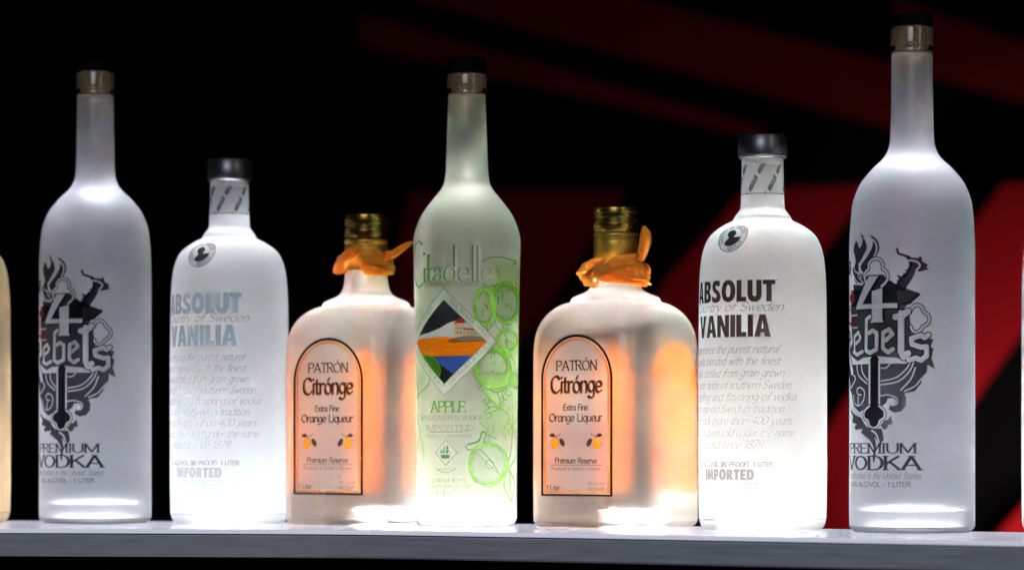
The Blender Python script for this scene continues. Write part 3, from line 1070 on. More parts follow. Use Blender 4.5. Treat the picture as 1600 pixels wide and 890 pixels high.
def med_bottle(key, label, frost, strong, script, artkey, prints=True, yaw=0.):
    X, Y, rz, s = POS[key]
    t = empty('capped_bottle', (X, Y, 0), rz + yaw)
    tag(t, label, 'bottle', 'round shouldered bottles with a short neck')
    p = 1 / S_MED
    glass_body(t, PM, (829 - 328) * p, .008, .004, frost, top_void=(829 - 250) * p, under=UND_MED)
    bm = bmesh.new()
    z = lambda y: (829 - y) * p
    lathe(bm, [(0, z(246.8)), (38.2 * p, z(246.8)), (38.8 * p, z(245.6)), (38.8 * p, z(216)), (38 * p, z(214.6)), (36 * p, z(214)), (0, z(213.8))])
    cap = link('metal_cap', bm, STEEL, t)
    bm = bmesh.new()
    lathe(bm, [(33.5 * p, z(251)), (36.4 * p, z(250.5)), (37 * p, z(248.8)), (36.4 * p, z(247)), (33.5 * p, z(246.9)), (33.5 * p, z(251))])
    link('cap_lip', bm, BRIGHT, t)
    if prints:
        print_on(artkey, lambda: med_art(strong, script), 'printed_text', wrap_round(PM), t)
        print_on('seal' , seal_art, 'round_seal', seal_map(PM), t)
    print_on('tape', tape_art, 'neck_tape', wrap_tape, t)
    return t


def wrap_tape(u, v):
    zs = np.array([q[1] for q in PM])
    rs = np.array([q[0] for q in PM])
    r = np.interp(v, zs, rs) + .0002
    th = u / .0146
    return np.stack([r * np.sin(th), -r * np.cos(th), v], 1)


def seal_map(prof):
    f = wrap_shoulder(prof, -.585, vm(368) / 1000)
    a = math.radians(28)

    def g(u, v):
        return f(u * math.cos(a) - v * math.sin(a), u * math.sin(a) + v * math.cos(a))
    return g

# ---- square liqueur flask
QY = math.radians(-37)      # the flask stands turned on the shelf
PQ = 1 / S_SQ
# height, silhouette half width (photo px), corner radius
SQ_PROF = [(0, 119, 30), (2.5, 124, 29), (7, 127.3, 28), (14, 128.3, 28), (60, 128.5, 28), (150, 128.5, 28), (240, 128.5, 28), (268, 128.3, 28.5), (284, 127.2, 30), (296, 125.3, 34), (306, 122.6, 39), (316, 118, 46),
           (325, 112, 54), (333, 104.5, 62), (340, 95, 70), (345, 85.5, 76), (347.5, 78, 77), (348.8, 73, 73), (351, 70.8, 70.8), (354, 69.6, 69.6), (357, 66.5, 66.5), (360, 60, 60), (363, 52.5, 52.5), (366, 46.5, 46.5), (370, 41.8, 41.8),
           (376, 38.4, 38.4), (384, 36.2, 36.2), (396, 34.8, 34.8), (408, 34, 34)]
KQ = math.cos(QY) + abs(math.sin(QY))


def sq_ring(bm, W, c, z, inset=0.):
    a = (W - c) / KQ + c
    if c > W - .5:
        a = c = W
    a = (a - inset) * PQ
    c = max(.002, (c - inset) * PQ)
    pts = []
    for q in range(4):
        cx, cy = [(1, -1), (1, 1), (-1, 1), (-1, -1)][q]
        cx, cy = cx * (a - c), cy * (a - c)
        for k in range(17):
            t = math.radians(-90 + 90 * q + 90 * k / 16)
            pts.append((cx + c * math.cos(t), cy + c * math.sin(t)))
        nx_, ny_ = [(1, 1), (-1, 1), (-1, -1), (1, -1)][q]
        e = (nx_ * (a - c), ny_ * (a - c))
        t = math.radians(90 * q)
        s0 = (pts[-1][0], pts[-1][1])
        s1 = (e[0] + c * math.cos(t), e[1] + c * math.sin(t))
        for k in range(1, 6):
            f = k / 6
            pts.append((s0[0] * (1 - f) + s1[0] * f, s0[1] * (1 - f) + s1[1] * f))
    co_, si = math.cos(QY), math.sin(QY)
    return [bm.verts.new((x * co_ - y * si, x * si + y * co_, z)) for x, y in pts]


def face_point(face, u, z, off):
    """point on a flat face: 0 front, 1 right, 2 back, 3 left (u in m to the right as seen from outside)"""
    a = ((128.5 - 28) / KQ + 28) * PQ + off
    x, y = [(u, -a), (a, u), (-u, a), (-a, -u)][face]
    co_, si = math.cos(QY), math.sin(QY)
    return (x * co_ - y * si, x * si + y * co_, z)


def flask_art():
    cv = Canvas(-33, 33, vq(780), vq(520), 4)
    cvw = 70.3 * PQ * 1000 * .985     # outer half width
    BL, OR = (.012, .01, .01), (.95, .42, .12)

    def frame(inset, y_bot):
        h = cvw - inset
        zc = vq(592.5)
        p = [(-h, vq(y_bot)), (h, vq(y_bot))] + [(h * math.cos(t), zc + h * math.sin(t)) for t in np.linspace(0, PI, 40)]
        return p
    o = cv.poly(frame(0, 774.5))
    i1 = cv.poly(frame(4.3 * PQ * 1000, 771.3))
    i2 = cv.poly(frame(5.4 * PQ * 1000, 769.8))
    i3 = cv.poly(frame(9.2 * PQ * 1000, 766.8))
    cv.ink(o * (1 - i1), BL, .97)
    cv.ink(i2 * (1 - i3), OR, .85)
    cv.ink(i3, (.62, .60, .64), .30)
    K = 68 / 58 / .965 * PQ * 1000 * .965      # left-flask pixel -> mm along the face
    Kv = PQ * 1000 / .9695

    def Y(y):
        return front_z(y, D_SQL, .034)
    c7 = lambda x, y: ((445 + x / 5.236 - 516.2) * K, Y(530 + y / 5.236))
    c8 = lambda x, y: ((445 + x / 7.414 - 516.2) * K, Y(660 + y / 7.414))
    TXT = (.05, .022, .012)

    def line(s, x0, x1, yb, yt, conv, pen_, nib, a=.95, serif=0., space=0., halo=False):
        p0, p1 = conv(x0, yb), conv(x1, yb)
        cap = conv(x0, yt)[1] - p0[1]
        uc = (p0[0] + p1[0]) / 2
        if halo:
            cv.ink(write(cv, s, uc + .3, p0[1] - .25, cap, p1[0] - p0[0], pen_ + .6, (nib[0] + .5, nib[1]), space=space), OR, .7)
        c = write(cv, s, uc, p0[1], cap, p1[0] - p0[0], pen_, nib, serif=serif, space=space)
        cv.ink(c, TXT, a)
    line('PATRÓN', 195, 552, 270, 195, c7, 2.3, (1.2, 20), 1, serif=1.3)
    line('Citrónge', 148, 592, 446, 318, c7, 2.9, (1.3, 35), 1, halo=True)
    line('Extra Fine', 258, 470, 587, 541, c7, 2.7, (1.4, 35), 1)
    line('Orange Liqueur', 135, 595, 675, 615, c7, 2.7, (1.4, 35), 1)
    line('Premium Reserve', 262, 775, 462, 402, c8, 2.4, (1.3, 35), 1)
    cv.ink(cv.stroke([c8(202, 483), c8(835, 483)], .28), TXT, .9)
    line('Produced & Bottled in Mexico', 218, 822, 540, 503, c8, 1.9, (1.1, 35), .7)
    line('1 Liter', 158, 328, 766, 710, c8, 2.2, (1.1, 35), .8)
    line('40% alc./vol.', 662, 872, 702, 672, c8, 1.9, (1.2, 35), .65)
    line('(80 Proof)', 668, 858, 762, 728, c8, 1.9, (1.2, 35), .65)
    # fruit and leaves
    for sx in (1, -1):
        def m(x, y):
            p = c8(x, y)
            q = c8(518, y)[0]
            return (q - (q - p[0]) * sx, p[1])
        el = [m(260 + 46 * math.cos(t), 238 + 60 * math.sin(t)) for t in np.linspace(0, 2 * PI, 24)]
        cv.ink(cv.poly(el), (.95, .50, .02), 1)
        cv.ink(cv.stroke(spl([m(256, 160), m(295, 155), m(336, 128)], 5), .28), TXT, 1)
        cv.ink(cv.stroke([m(262, 180), m(275, 155)], .25), TXT, .8)
        for leaf in ([(192, 148), (215, 130), (245, 130), (262, 150), (240, 166), (212, 162)], [(318, 190), (322, 225), (345, 262), (378, 272), (382, 235), (362, 200), (338, 184)]):
            p = [m(*q) for q in leaf]
            cv.ink(cv.poly(spl(p + [p[0]], 4)), (.03, .01, .01), 1)
        cv.ink(cv.stroke([m(328, 196), m(372, 262)], .3), (.5, .42, .4), .8)
        cv.ink(cv.stroke([m(205, 146), m(255, 141)], .22), (.5, .42, .4), .7)
    return cv


def vq(y):
    return front_z(y, D_SQ, .034)


def back_label():
    cv = Canvas(-33, 33, vq(780), vq(500), 2)
    h = 32.8
    zc = vq(590)
    p = [(-h, vq(768)), (h, vq(768))] + [(h * math.cos(t), zc + h * .8 * math.sin(t)) for t in np.linspace(0, PI, 40)]
    cv.ink(cv.poly(p), (1.0, .30, .012), .97)
    return cv


BACKM = solid('orange back label', (.95, .17, .004), .8, spec=0)
BACKM2 = BACKM


def face_map(face, off=.00014):
    def f(u, v):
        return np.array([face_point(face, a, b, off) for a, b in zip(u, v)])
    return f


RIB = solid('orange ribbon', (.95, .38, .03), .5, bump=.5, scale=900, spec=.35, sheen=.2)
_n = RIB.node_tree.nodes
_p = [q for q in _n if q.type == 'BSDF_PRINCIPLED'][0]
_t = _n.new('ShaderNodeBsdfTranslucent')
_t.inputs[0].default_value = (1, .48, .05, 1)
_x = _n.new('ShaderNodeMixShader')
_x.inputs[0].default_value = .32
RIB.node_tree.links.new(_p.outputs[0], _x.inputs[1])
RIB.node_tree.links.new(_t.outputs[0], _x.inputs[2])
RIB.node_tree.links.new(_x.outputs[0], [q for q in _n if q.type == 'OUTPUT_MATERIAL'][0].inputs[0])


def ribbon(name, parent, path, widths, wdir, bulge, k=6, t=.0009):
    """a soft folded strip: path of points, width in m, direction across the strip"""
    P = spl(path, k)
    Wd = spl([tuple(a) + (b, c) for a, b, c in zip(wdir, widths, bulge)], k)
    bm = bmesh.new()
    top, bot = [], []
    m = 10
    for i, p in enumerate(P):
        p = Vector(p)
        T = (Vector(P[min(i + 1, len(P) - 1)]) - Vector(P[max(i - 1, 0)])).normalized()
        wv = Vector(Wd[i][:3]).normalized()
        N = wv.cross(T).normalized()
        ww, bl = Wd[i][3] * .86, Wd[i][4]
        a, b = [], []
        for j in range(m + 1):
            q = 2 * j / m - 1
            wob = .0005 * math.sin(q * 7 + i * .31) + .0003 * math.sin(i * .9 + q * 3)
            c = p + wv * (q * ww / 2) + N * (bl * (1 - q * q) + wob)
            a.append(bm.verts.new(c + N * t / 2))
            b.append(bm.verts.new(c - N * t / 2))
        top.append(a)
        bot.append(b)
    for i in range(len(P) - 1):
        for j in range(m):
            bm.faces.new((top[i][j], top[i][j + 1], top[i + 1][j + 1], top[i + 1][j]))
            bm.faces.new((bot[i][j], bot[i + 1][j], bot[i + 1][j + 1], bot[i][j + 1]))
        bm.faces.new((top[i][0], top[i + 1][0], bot[i + 1][0], bot[i][0]))
        bm.faces.new((top[i][m], bot[i][m], bot[i + 1][m], top[i + 1][m]))
    for e in (0, -1):
        for j in range(m):
            bm.faces.new((top[e][j], bot[e][j], bot[e][j + 1], top[e][j + 1]))
    bmesh.ops.recalc_face_normals(bm, faces=bm.faces)
    for f in bm.faces:
        f.smooth = True
    return link(name, bm, RIB, parent)


def flask_ribbon(t, left):
    s = S_SQ
    if left:
        s = POS['sqL'][3]
        xc, yb = 572, 820.2
    else:
        xc, yb = 962, 824.

    def P(x, y, d):
        """photo column, photo row, depth toward the viewer in px"""
        return ((x - xc) / s, -d / s, (yb - y) / s)
    up = (0, 0, 1)
    kk = ribbon_part = []
    if left:
        o = (430, 320, 4.45)
        C = lambda x, y, d: P(o[0] + x / o[2], o[1] + y / o[2], d)
        # band round the back of the neck, seen at both sides
        a = ribbon('ribbon', t, [C(640, 400, 46), C(500, 392, 46), C(452, 400, 22), C(455, 405, -18), C(640, 405, -48), C(800, 425, -20), C(806, 430, 18), C(760, 440, 42)], [.013, .013, .012, .011, .011, .012, .012, .011],
                   [(.1, .0, 1), (.3, 0, 1), (.5, .2, 1), (.3, 0, 1), (0, 0, 1), (-.2, .2, 1), (-.3, .3, 1), (-.1, .2, 1)], [.001] * 8)
        ribbon('knot', t, [C(596, 345, 40), C(540, 372, 52), C(490, 410, 52), C(455, 450, 36), C(470, 500, 30)], [.011, .021, .022, .016, .010],
               [(1, 0, .2), (.5, .1, 1), (.25, .1, 1), (.8, .2, .6), (1, 0, .1)], [.001, .003, .003, .003, .001])
        ribbon('knot', t, [C(592, 400, 54), C(630, 440, 58), C(700, 462, 58), C(770, 470, 50), C(815, 455, 32), C(800, 425, 10)], [.010, .017, .014, .012, .011, .009],
               [(.2, 0, 1), (.1, .4, 1), (0, .5, 1), (-.2, .5, 1), (-.3, .3, 1), (0, 0, 1)], [.001, .004, .004, .004, .003, .001])
        ribbon('knot', t, [C(588, 352, 50), C(640, 375, 54), C(710, 385, 52), C(775, 412, 40)], [.009, .014, .015, .010],
               [(.1, .1, 1), (.1, .3, 1), (-.1, .4, 1), (-.3, .3, 1)], [.001, .003, .003, .001])
        ribbon('tail', t, [C(760, 372, 30), C(810, 365, 34), C(865, 335, 30), C(915, 305, 26), C(968, 272, 24)], [.008, .009, .0125, .010, .002],
               [(.1, 0, 1), (.2, .3, 1), (.45, .4, 1), (.6, .3, 1), (.7, .1, 1)], [.001, .002, .003, .003, .0])
    else:
        o = (820, 310, 4.24)
        C = lambda x, y, d: P(o[0] + x / o[2], o[1] + y / o[2], d)
        ribbon('ribbon', t, [C(430, 470, 34), C(390, 490, 10), C(430, 480, -26), C(610, 450, -46), C(770, 470, -30), C(815, 520, 0), C(800, 545, 26)], [.012, .012, .011, .011, .012, .012, .010],
               [(.3, 0, 1)] * 7, [.001] * 7)
        ribbon('ribbon', t, [C(455, 520, 46), C(540, 480, 54), C(640, 448, 54), C(735, 425, 46), C(775, 412, 24)], [.009, .013, .0125, .010, .007],
               [(.2, .3, 1), (.25, .35, 1), (.2, .3, 1), (.2, .2, 1), (.1, 0, 1)], [.001, .002, .002, .002, .001])
        ribbon('knot', t, [C(450, 500, 50), C(520, 515, 58), C(620, 540, 60), C(720, 560, 54), C(800, 570, 34), C(815, 555, 10)], [.009, .016, .013, .011, .009, .008],
               [(.2, .3, 1), (0, .4, 1), (.05, .5, 1), (.1, .5, 1), (.1, .3, 1), (0, 0, 1)], [.001, .003, .003, .003, .002, .001])
        ribbon('knot', t, [C(610, 490, 50), C(680, 500, 56), C(750, 505, 52), C(805, 530, 36), C(825, 555, 20)], [.007, .016, .0165, .013, .009],
               [(.2, .2, 1), (0, .4, 1), (-.1, .4, 1), (-.2, .4, 1), (-.3, .2, 1)], [.001, .003, .003, .003, .001])
        ribbon('knot', t, [C(490, 445, 46), C(440, 465, 50), C(405, 500, 44), C(400, 540, 36), C(440, 575, 40), C(480, 560, 46)], [.010, .014, .015, .013, .010, .006],
               [(.8, 0, .6), (.6, .1, .8), (.9, .2, .2), (1, .2, -.3), (.5, .2, -.9), (.2, 0, 1)], [.001, .003, .004, .004, .003, .001])
        ribbon('tail', t, [C(765, 430, 26), C(775, 385, 30), C(795, 320, 30), C(800, 255, 26), C(788, 200, 22)], [.006, .009, .0105, .009, .002],
               [(1, .2, .1), (1, .3, .1), (1, .4, 0), (1, .3, -.1), (1, 0, 0)], [.001, .003, .003, .002, 0])


def droplets(parent):
    """a few beads of condensation on the right side of the left flask"""
    bm = bmesh.new()
    rnd = random.Random(7)
    spots = []
    for k in range(300):
        z = rnd.uniform(8, 250) + rnd.uniform(0, 30)
        u = rnd.gauss(.008, .012)
        if abs(u) < .030:
            spots.append((1, u, z * PQ, rnd.choice((.0002, .0003, .0004, .0006))))
    for k in range(26):
        f = rnd.random()
        spots.append((0, -.008 + .045 * f + rnd.gauss(0, .002), (50 + 70 * f + rnd.gauss(0, 4)) * PQ, rnd.choice((.0004, .0006, .0009)) if f < .4 else .0004))
    for face, u, z, r in spots:
        if abs(u) > .031:
            continue
        c = Vector(face_point(face, u, z, 0))
        n = (Vector(face_point(face, u, z, 1)) - c)
        m = Matrix.Translation(c + n * .00012) @ n.to_track_quat('Z', 'Y').to_matrix().to_4x4() @ Matrix.Diagonal((r, r * rnd.uniform(1, 1.7), r * .6, 1))
        bmesh.ops.create_icosphere(bm, subdivisions=1, radius=1, matrix=m)
    for f in bm.faces:
        f.smooth = True
    o = link('condensation', bm, solid('wet bead', (.95, .93, .92), .15, spec=.8), parent)
    o['kind'] = 'stuff'


def square_flask(key, label):
    X, Y, rz, s = POS[key]
    t = empty('square_flask', (X, Y, 0), rz)
    tag(t, label, 'bottle', 'square liqueur flasks with a ribbon')
    pr = spl(SQ_PROF, 4)
    bm = bmesh.new()
    rings = [[bm.verts.new((0, 0, 4 * PQ))], sq_ring(bm, 50, 20, 4 * PQ), sq_ring(bm, 104, 30, 2.5 * PQ), sq_ring(bm, 113, 30, .3 * PQ)]
    rings += [sq_ring(bm, W, c, z * PQ) for z, W, c in pr]
    rings += [[bm.verts.new((0, 0, 409 * PQ))]]
    ring_faces(bm, rings)
    zl = 362
    wl = 6
    v = [((W - wl) * PQ, z * PQ) for z, W, c in pr if zl < z < 405]
    v = [((np.interp(zl, [q[0] for q in pr], [q[1] for q in pr]) - wl) * PQ, zl * PQ)] + v
    lathe(bm, v + [(0, 406 * PQ)], flip=True, mi=1, n=92)
    link('glass_body', bm, [FROST_SQ, CLEAR], t)
    bm = bmesh.new()
    rings = [[bm.verts.new((0, 0, 22 * PQ))], sq_ring(bm, 60, 20, 20 * PQ), sq_ring(bm, 108, 26, 15 * PQ, wl), sq_ring(bm, 122, 28, 17 * PQ, wl), sq_ring(bm, 127.5, 28, 23 * PQ, wl)]
    rings += [sq_ring(bm, W, c, z * PQ, wl) for z, W, c in pr if 24 < z < zl]
    ring_faces(bm, rings, flip=True)
    r = np.interp(zl, [q[0] for q in pr], [q[1] for q in pr]) - wl
    rr = [rings[-1]] + [[bm.verts.new((r * f * PQ * math.cos(2 * PI * (i - 17) / 88), r * f * PQ * math.sin(2 * PI * (i - 17) / 88), zl * PQ)) for i in range(88)] for f in (1, .98)] + [[bm.verts.new((0, 0, zl * PQ))]]
    # last liquid ring up to the surface, then the surface itself
    top = bm.verts[:]
    ring_faces(bm, rr[1:], flip=False, mi=1)
    bm.verts.ensure_lookup_table()
    co0 = [(v_.co.copy()) for v_ in rr[0]]
    # match start angle of both rings
    a0 = math.atan2(co0[0].y, co0[0].x)
    for ring, f in ((rr[1], 1), (rr[2], .98)):
        for i, v_ in enumerate(ring):
            ai = math.atan2(co0[i].y, co0[i].x)
            v_.co.x, v_.co.y = r * f * PQ * math.cos(ai), r * f * PQ * math.sin(ai)
    ring_faces(bm, [rr[0], rr[1]], flip=True)
    link('liquid', bm, [LIQ_WALL, LIQ_TOP], t)
    # printed front and the orange label on the two far sides
    print_on('flask', flask_art, 'printed_label', face_map(0), t)
    for f_ in (2,):
        o = print_on('back%d' % f_, back_label, 'back_label', face_map(f_, -.0007), t)
        o.data.materials[0] = BACKM if f_ == 2 else BACKM2
    # gold collar and ridged cap
    bm = bmesh.new()
    z = lambda y: (824 - y) * PQ
    lathe(bm, [(33, z(418)), (34.6, z(417.5)), (34.4, z(384)), (34.6, z(378)), (33.2, z(376.6)), (33.2, z(374.6)), (34.8, z(373)), (34.9, z(368.2)), (33.5, z(367.6)), (0, z(367.5))] if False else
          [(r_ * PQ, h) for r_, h in [(33.2, z(418)), (34.6, z(417.5)), (34.4, z(384)), (34.7, z(378)), (33.4, z(376.6)), (33.4, z(374.6)), (34.9, z(373)), (35, z(368.4)), (33.5, z(367.6)), (0, z(367.4))]])
    link('neck_foil', bm, GOLD2, t)
    bm = bmesh.new()
    pr2 = [(33, z(367)), (34.2, z(366.6)), (34.3, z(353))]
    for y in (352, 349, 346):
        pr2 += [(34.3, z(y)), (33.5, z(y - .7)), (33.5, z(y - 1.3)), (34.3, z(y - 2))]
    pr2 += [(34.3, z(329)), (33.8, z(327)), (32.5, z(326)), (0, z(325.8))]
    lathe(bm, [(a * PQ, b) for a, b in pr2])
    link('cap', bm, GOLD, t)
    flask_ribbon(t, key == 'sqL')
    if key == 'sqL':
        droplets(t)
    return t


# ---- green printed bottle
PC = silhouette([(797.5, 822.4), (803, 819.5), (806.3, 813), (807.3, 803), (807.6, 720), (809.6, 570), (812, 440), (813, 395), (812.6, 372), (806, 350), (798.5, 335), (790.2, 323), (779.5, 309.5), (771, 299), (765.8, 289), (763.4, 276), (762.3, 262), (760.8, 215), (758.6, 151)], 729.5, 822.4, S_CIT)
PC = spl(PC, 4)


def cit_art():
    s = S_CIT
    mm = 1000 / s

    def R(y):
        return radius_at(PC, (822.4 - y) / s) * s

    def U(x, y=500):
        return math.asin(max(-.999, min(.999, (x - 729.5) / max(R(y), 60)))) * 81.5 * mm

    def V(y):
        return front_z(y, D_CIT, .033)
    c2 = lambda x, y: (U(635 + x / 3.56, 350 + y / 3.56), V(350 + y / 3.56))
    c3 = lambda x, y: (U(635 + x / 3.56, 590 + y / 3.56), V(590 + y / 3.56))
    cv = Canvas(-122 * mm, 124 * mm, V(812), V(368))
    GR, GD, GL = (.16, .55, .02), (.05, .22, .02), (.38, .80, .12)
    WH = (.86, .88, .84)

    def fill(pts, f, col, a, sm=0):
        p = [f(*q) for q in pts]
        if sm:
            p = spl(p + [p[0]], sm)
        cv.ink(cv.soft(cv.poly(p), 2.2), col, a)

    def haze(cx, cy, rx, ry, f, k, a):
        """the soft inner rim of a drawn fruit"""
        o_ = cv.poly([f(cx + rx * math.cos(t), cy + ry * math.sin(t)) for t in np.linspace(0, 2 * PI, 30)])
        i_ = cv.poly([f(cx + rx * k * math.cos(t), cy + ry * k * math.sin(t)) for t in np.linspace(0, 2 * PI, 30)])
        cv.ink(o_ * (1 - cv.soft(i_, 1.5)), GL, a)

    def pen(pts, f, w_, col, a=.8, sm=5, wob=0):
        a = a * .8
        p = [f(*q) for q in pts]
        if sm:
            p = spl(p, sm)
        cv.ink(cv.stroke(p, w_ / 3.56 * mm), col, a)
    rnd = random.Random(3)
    # pale green wash of the fruit at the right
    fill([(450, 215), (520, 205), (600, 210), (640, 260), (650, 500), (640, 889), (560, 889), (420, 889), (380, 760), (440, 640), (380, 520), (400, 380), (480, 350), (480, 260)], c2, GL, .34, 4)
    fill([(420, -20), (640, -20), (640, 200), (600, 330), (520, 320), (440, 340), (420, 200)], c3, GL, .32, 4)
    fill([(55, 460), (110, 480), (105, 889), (50, 889)], c2, GL, .2, 3)
    fill([(55, 0), (130, -30), (110, 200), (100, 450), (70, 460), (50, 400)], c3, GL, .2, 3)

    def blob_ring(cx, cy, rx, ry, f, w_, seeds=2, core=True):
        haze(cx, cy, rx * 1.05, ry * 1.05, f, .8, .34)
        for k in range(seeds):
            ph = rnd.uniform(0, 6)
            p = []
            for t in np.linspace(0, 2 * PI, 26):
                j = 1 + .04 * math.sin(3 * t + ph) + .03 * math.sin(5 * t + ph * 2) + .05 * k
                p.append((cx + rx * j * math.cos(t), cy + ry * j * math.sin(t)))
            pen(p, f, w_ * (1 if k == 0 else .5), GR if k == 0 else GL, .75)
        for k in range(30):       # brushy marks along the skin
            t = rnd.uniform(0, 2 * PI)
            q = [(cx + rx * (1 + rnd.uniform(-.1, .06)) * math.cos(t + d), cy + ry * (1 + rnd.uniform(-.1, .06)) * math.sin(t + d)) for d in (0, .12, .26, .4)]
            pen(q, f, rnd.uniform(4, 14), rnd.choice((GR, GL, GL)), rnd.uniform(.3, .7))
        if core:
            pen([(cx - rx * .6, cy - ry * .55), (cx, cy), (cx + rx * .55, cy + ry * .5)], f, 4, GR, .6)
            pen([(cx - rx * .1, cy - ry * .2), (cx + rx * .2, cy - ry * .15), (cx + rx * .25, cy + ry * .12), (cx, cy + ry * .2), (cx - rx * .15, cy), (cx - rx * .1, cy - ry * .2)], f, 4, GR, .7)
    blob_ring(432, 462, 56, 98, c2, 13, core=False)
    blob_ring(548, 435, 76, 112, c2, 15, core=False)
    blob_ring(478, 800, 92, 108, c2, 16, core=False)
    blob_ring(455, 480, 104, 112, c3, 10)
    blob_ring(560, 640, 60, 60, c2, 6, seeds=1, core=False)
    for a in ([(410, 220), (450, 190), (520, 182), (600, 200)], [(600, 190), (610, 210), (590, 215)], [(420, 330), (460, 350), (500, 330)], [(470, 350), (540, 330), (620, 360), (630, 440)],
              [(480, 640), (540, 690), (590, 740), (560, 730)], [(530, 560), (560, 640), (600, 660)], [(590, 500), (625, 600), (600, 760), (620, 889)], [(540, 700), (580, 800), (560, 889)]):
        pen(a, c2, rnd.uniform(5, 11), rnd.choice((GR, GL)), .7)
    for a in ([(400, 0), (440, 50), (500, 80), (560, 40), (570, 0)], [(500, 80), (520, 130), (510, 175)], [(400, 60), (440, 90), (510, 170)], [(560, 0), (540, 100), (510, 170), (440, 200)], [(430, 190), (480, 160), (560, 200), (590, 300)],
              [(340, 370), (400, 350), (420, 300), (440, 310)], [(330, 380), (350, 400), (410, 380)], [(405, 395), (460, 450), (520, 545)], [(520, 545), (600, 450), (610, 380)], [(590, 200), (580, 400), (550, 500)],
              [(560, 505), (540, 600), (578, 690)], [(578, 690), (600, 590), (560, 505)], [(570, 510), (578, 685)], [(60, 110), (120, 40), (130, -20)], [(60, -10), (70, 110)], [(60, 200), (90, 350), (100, 450)], [(58, 160), (80, 300), (62, 400)],
              [(430, 380), (440, 320), (500, 340)]):
        pen(a, c3, rnd.uniform(4, 10), rnd.choice((GR, GR, GL)), .75)
    for k in range(70):
        x, y = rnd.uniform(400, 630), rnd.uniform(240, 860)
        pen([(x, y), (x + rnd.uniform(-14, 14), y + rnd.uniform(4, 22)), (x + rnd.uniform(-20, 20), y + rnd.uniform(20, 44))], c2, rnd.uniform(2, 8), rnd.choice((GR, GL)), rnd.uniform(.25, .6))
    for k in range(46):
        x, y = rnd.uniform(410, 620), rnd.uniform(0, 330)
        pen([(x, y), (x + rnd.uniform(-14, 14), y + rnd.uniform(4, 22)), (x + rnd.uniform(-20, 20), y + rnd.uniform(20, 44))], c3, rnd.uniform(2, 7), rnd.choice((GR, GL)), rnd.uniform(.25, .6))
    # diamond picture
    cx = U(694.6, 534)
    hw, hh = 85.5 * mm, 81.4 * mm
    cy = V(533.8)

    def dia(k):
        return [(cx, cy + hh * k), (cx + hw * k, cy), (cx, cy - hh * k), (cx - hw * k, cy)]
    cv.erase(cv.poly(dia(1.02)), .15)
    cv.ink(cv.poly(dia(1.02)), GD, .6)
    cv.ink(cv.poly(dia(1.0)), WH, .82)
    inner = cv.poly(dia(.80))
    cv.ink(inner, GD, .9)
    win = cv.poly(dia(.785))

    def clip(pts, col, a, sm=0, yd=None):
        p = [c2(*q) for q in pts]
        if sm:
            p = spl(p + [p[0]], sm)
        cv.ink(cv.poly(p) * win, col, a)
    L, Rr = -40, 520
    clip([(L, 380), (Rr, 380), (Rr, 660), (L, 660)], (.055, .06, .08), .98)
    clip([(-60, 640), (60, 622), (130, 602), (190, 578), (240, 548), (300, 530), (360, 560), (440, 620), (520, 640), (520, 680), (-60, 680)], (.80, .84, .86), .9)
    clip([(-60, 640), (100, 632), (230, 626), (320, 650), (470, 640), (520, 740), (-60, 735)], (1, .21, .004), 1)
    clip([(-60, 733), (520, 733), (520, 889), (-60, 889)], (.05, .12, .55), 1)
    clip([(90, 720), (150, 735), (190, 780), (280, 850), (200, 900), (60, 860)], (.03, .035, .03), .9)
    clip([(150, 790), (210, 790), (290, 850), (200, 930), (120, 880)], (.05, .05, .05), .8)
    clip([(222, 652), (260, 634), (330, 622), (400, 622), (450, 640), (420, 652), (330, 656), (260, 660)], (.15, .07, .03), .8, 2)
    for k in range(30):
        x, y = rnd.uniform(80, 420), rnd.uniform(650, 722)
        cv.ink(cv.stroke([c2(x, y), c2(x + rnd.uniform(10, 40), y + rnd.uniform(-4, 4))], rnd.uniform(.3, .9)) * win, rnd.choice(((1, .5, .05), (.8, .22, .02), (.95, .42, .04))), .5)
    # the castle
    clip([(268, 555), (322, 555), (322, 620), (268, 620)], (.68, .58, .38), 1)
    clip([(316, 580), (418, 592), (418, 618), (316, 622)], (.62, .52, .34), 1)
    clip([(262, 553), (298, 520), (334, 552)], (.75, .06, .02), 1)
    clip([(316, 576), (400, 584), (400, 592), (316, 586)], (.55, .05, .02), 1)
    for x, y in ((282, 575), (300, 575), (282, 598), (300, 598), (340, 600), (360, 602), (380, 604), (398, 606)):
        clip([(x, y), (x + 7, y), (x + 7, y + 10), (x, y + 10)], (.15, .10, .08), .9)
    clip([(80, 718), (150, 735), (190, 800), (180, 860), (120, 850), (82, 790)], GR, .55, 4)
    cv.ink(cv.stroke(spl([c2(84, 722), c2(150, 738), c2(190, 800), c2(182, 850)], 4), .7) * win, (.2, .6, .03), .9)
    cv.ink(cv.stroke(spl([c2(84, 730), c2(130, 780), c2(170, 845)], 4), .5) * win, (.2, .6, .03), .8)
    # words on the four sides of the frame
    c = cv.blank()
    Ld = math.hypot(hw, hh)
    for (a, b), txt in (((3, 0), '* REGULARLY 5 TIMES'), ((0, 1), '* 100% BEAUCE WHEAT'), ((2, 1), '* DISTILLED 5 TIMES'), ((3, 2), '* FRENCH WHEAT')):
        A, B = np.array(dia(.862)[a]), np.array(dia(.862)[b])
        if a == 2 or (a, b) == (3, 2):
            A, B = np.array(dia(.93)[a]), np.array(dia(.93)[b])
        d = (B - A) / np.linalg.norm(B - A)
        nrm = np.array([-d[1], d[0]])
        LL = np.linalg.norm(B - A)

        def f(u, v, A=A, d=d, nrm=nrm):
            return tuple(A + d * (u + LL / 2) + nrm * (v + .3))
        if txt.startswith('* REG'):
            txt = '* 5 TIMES'
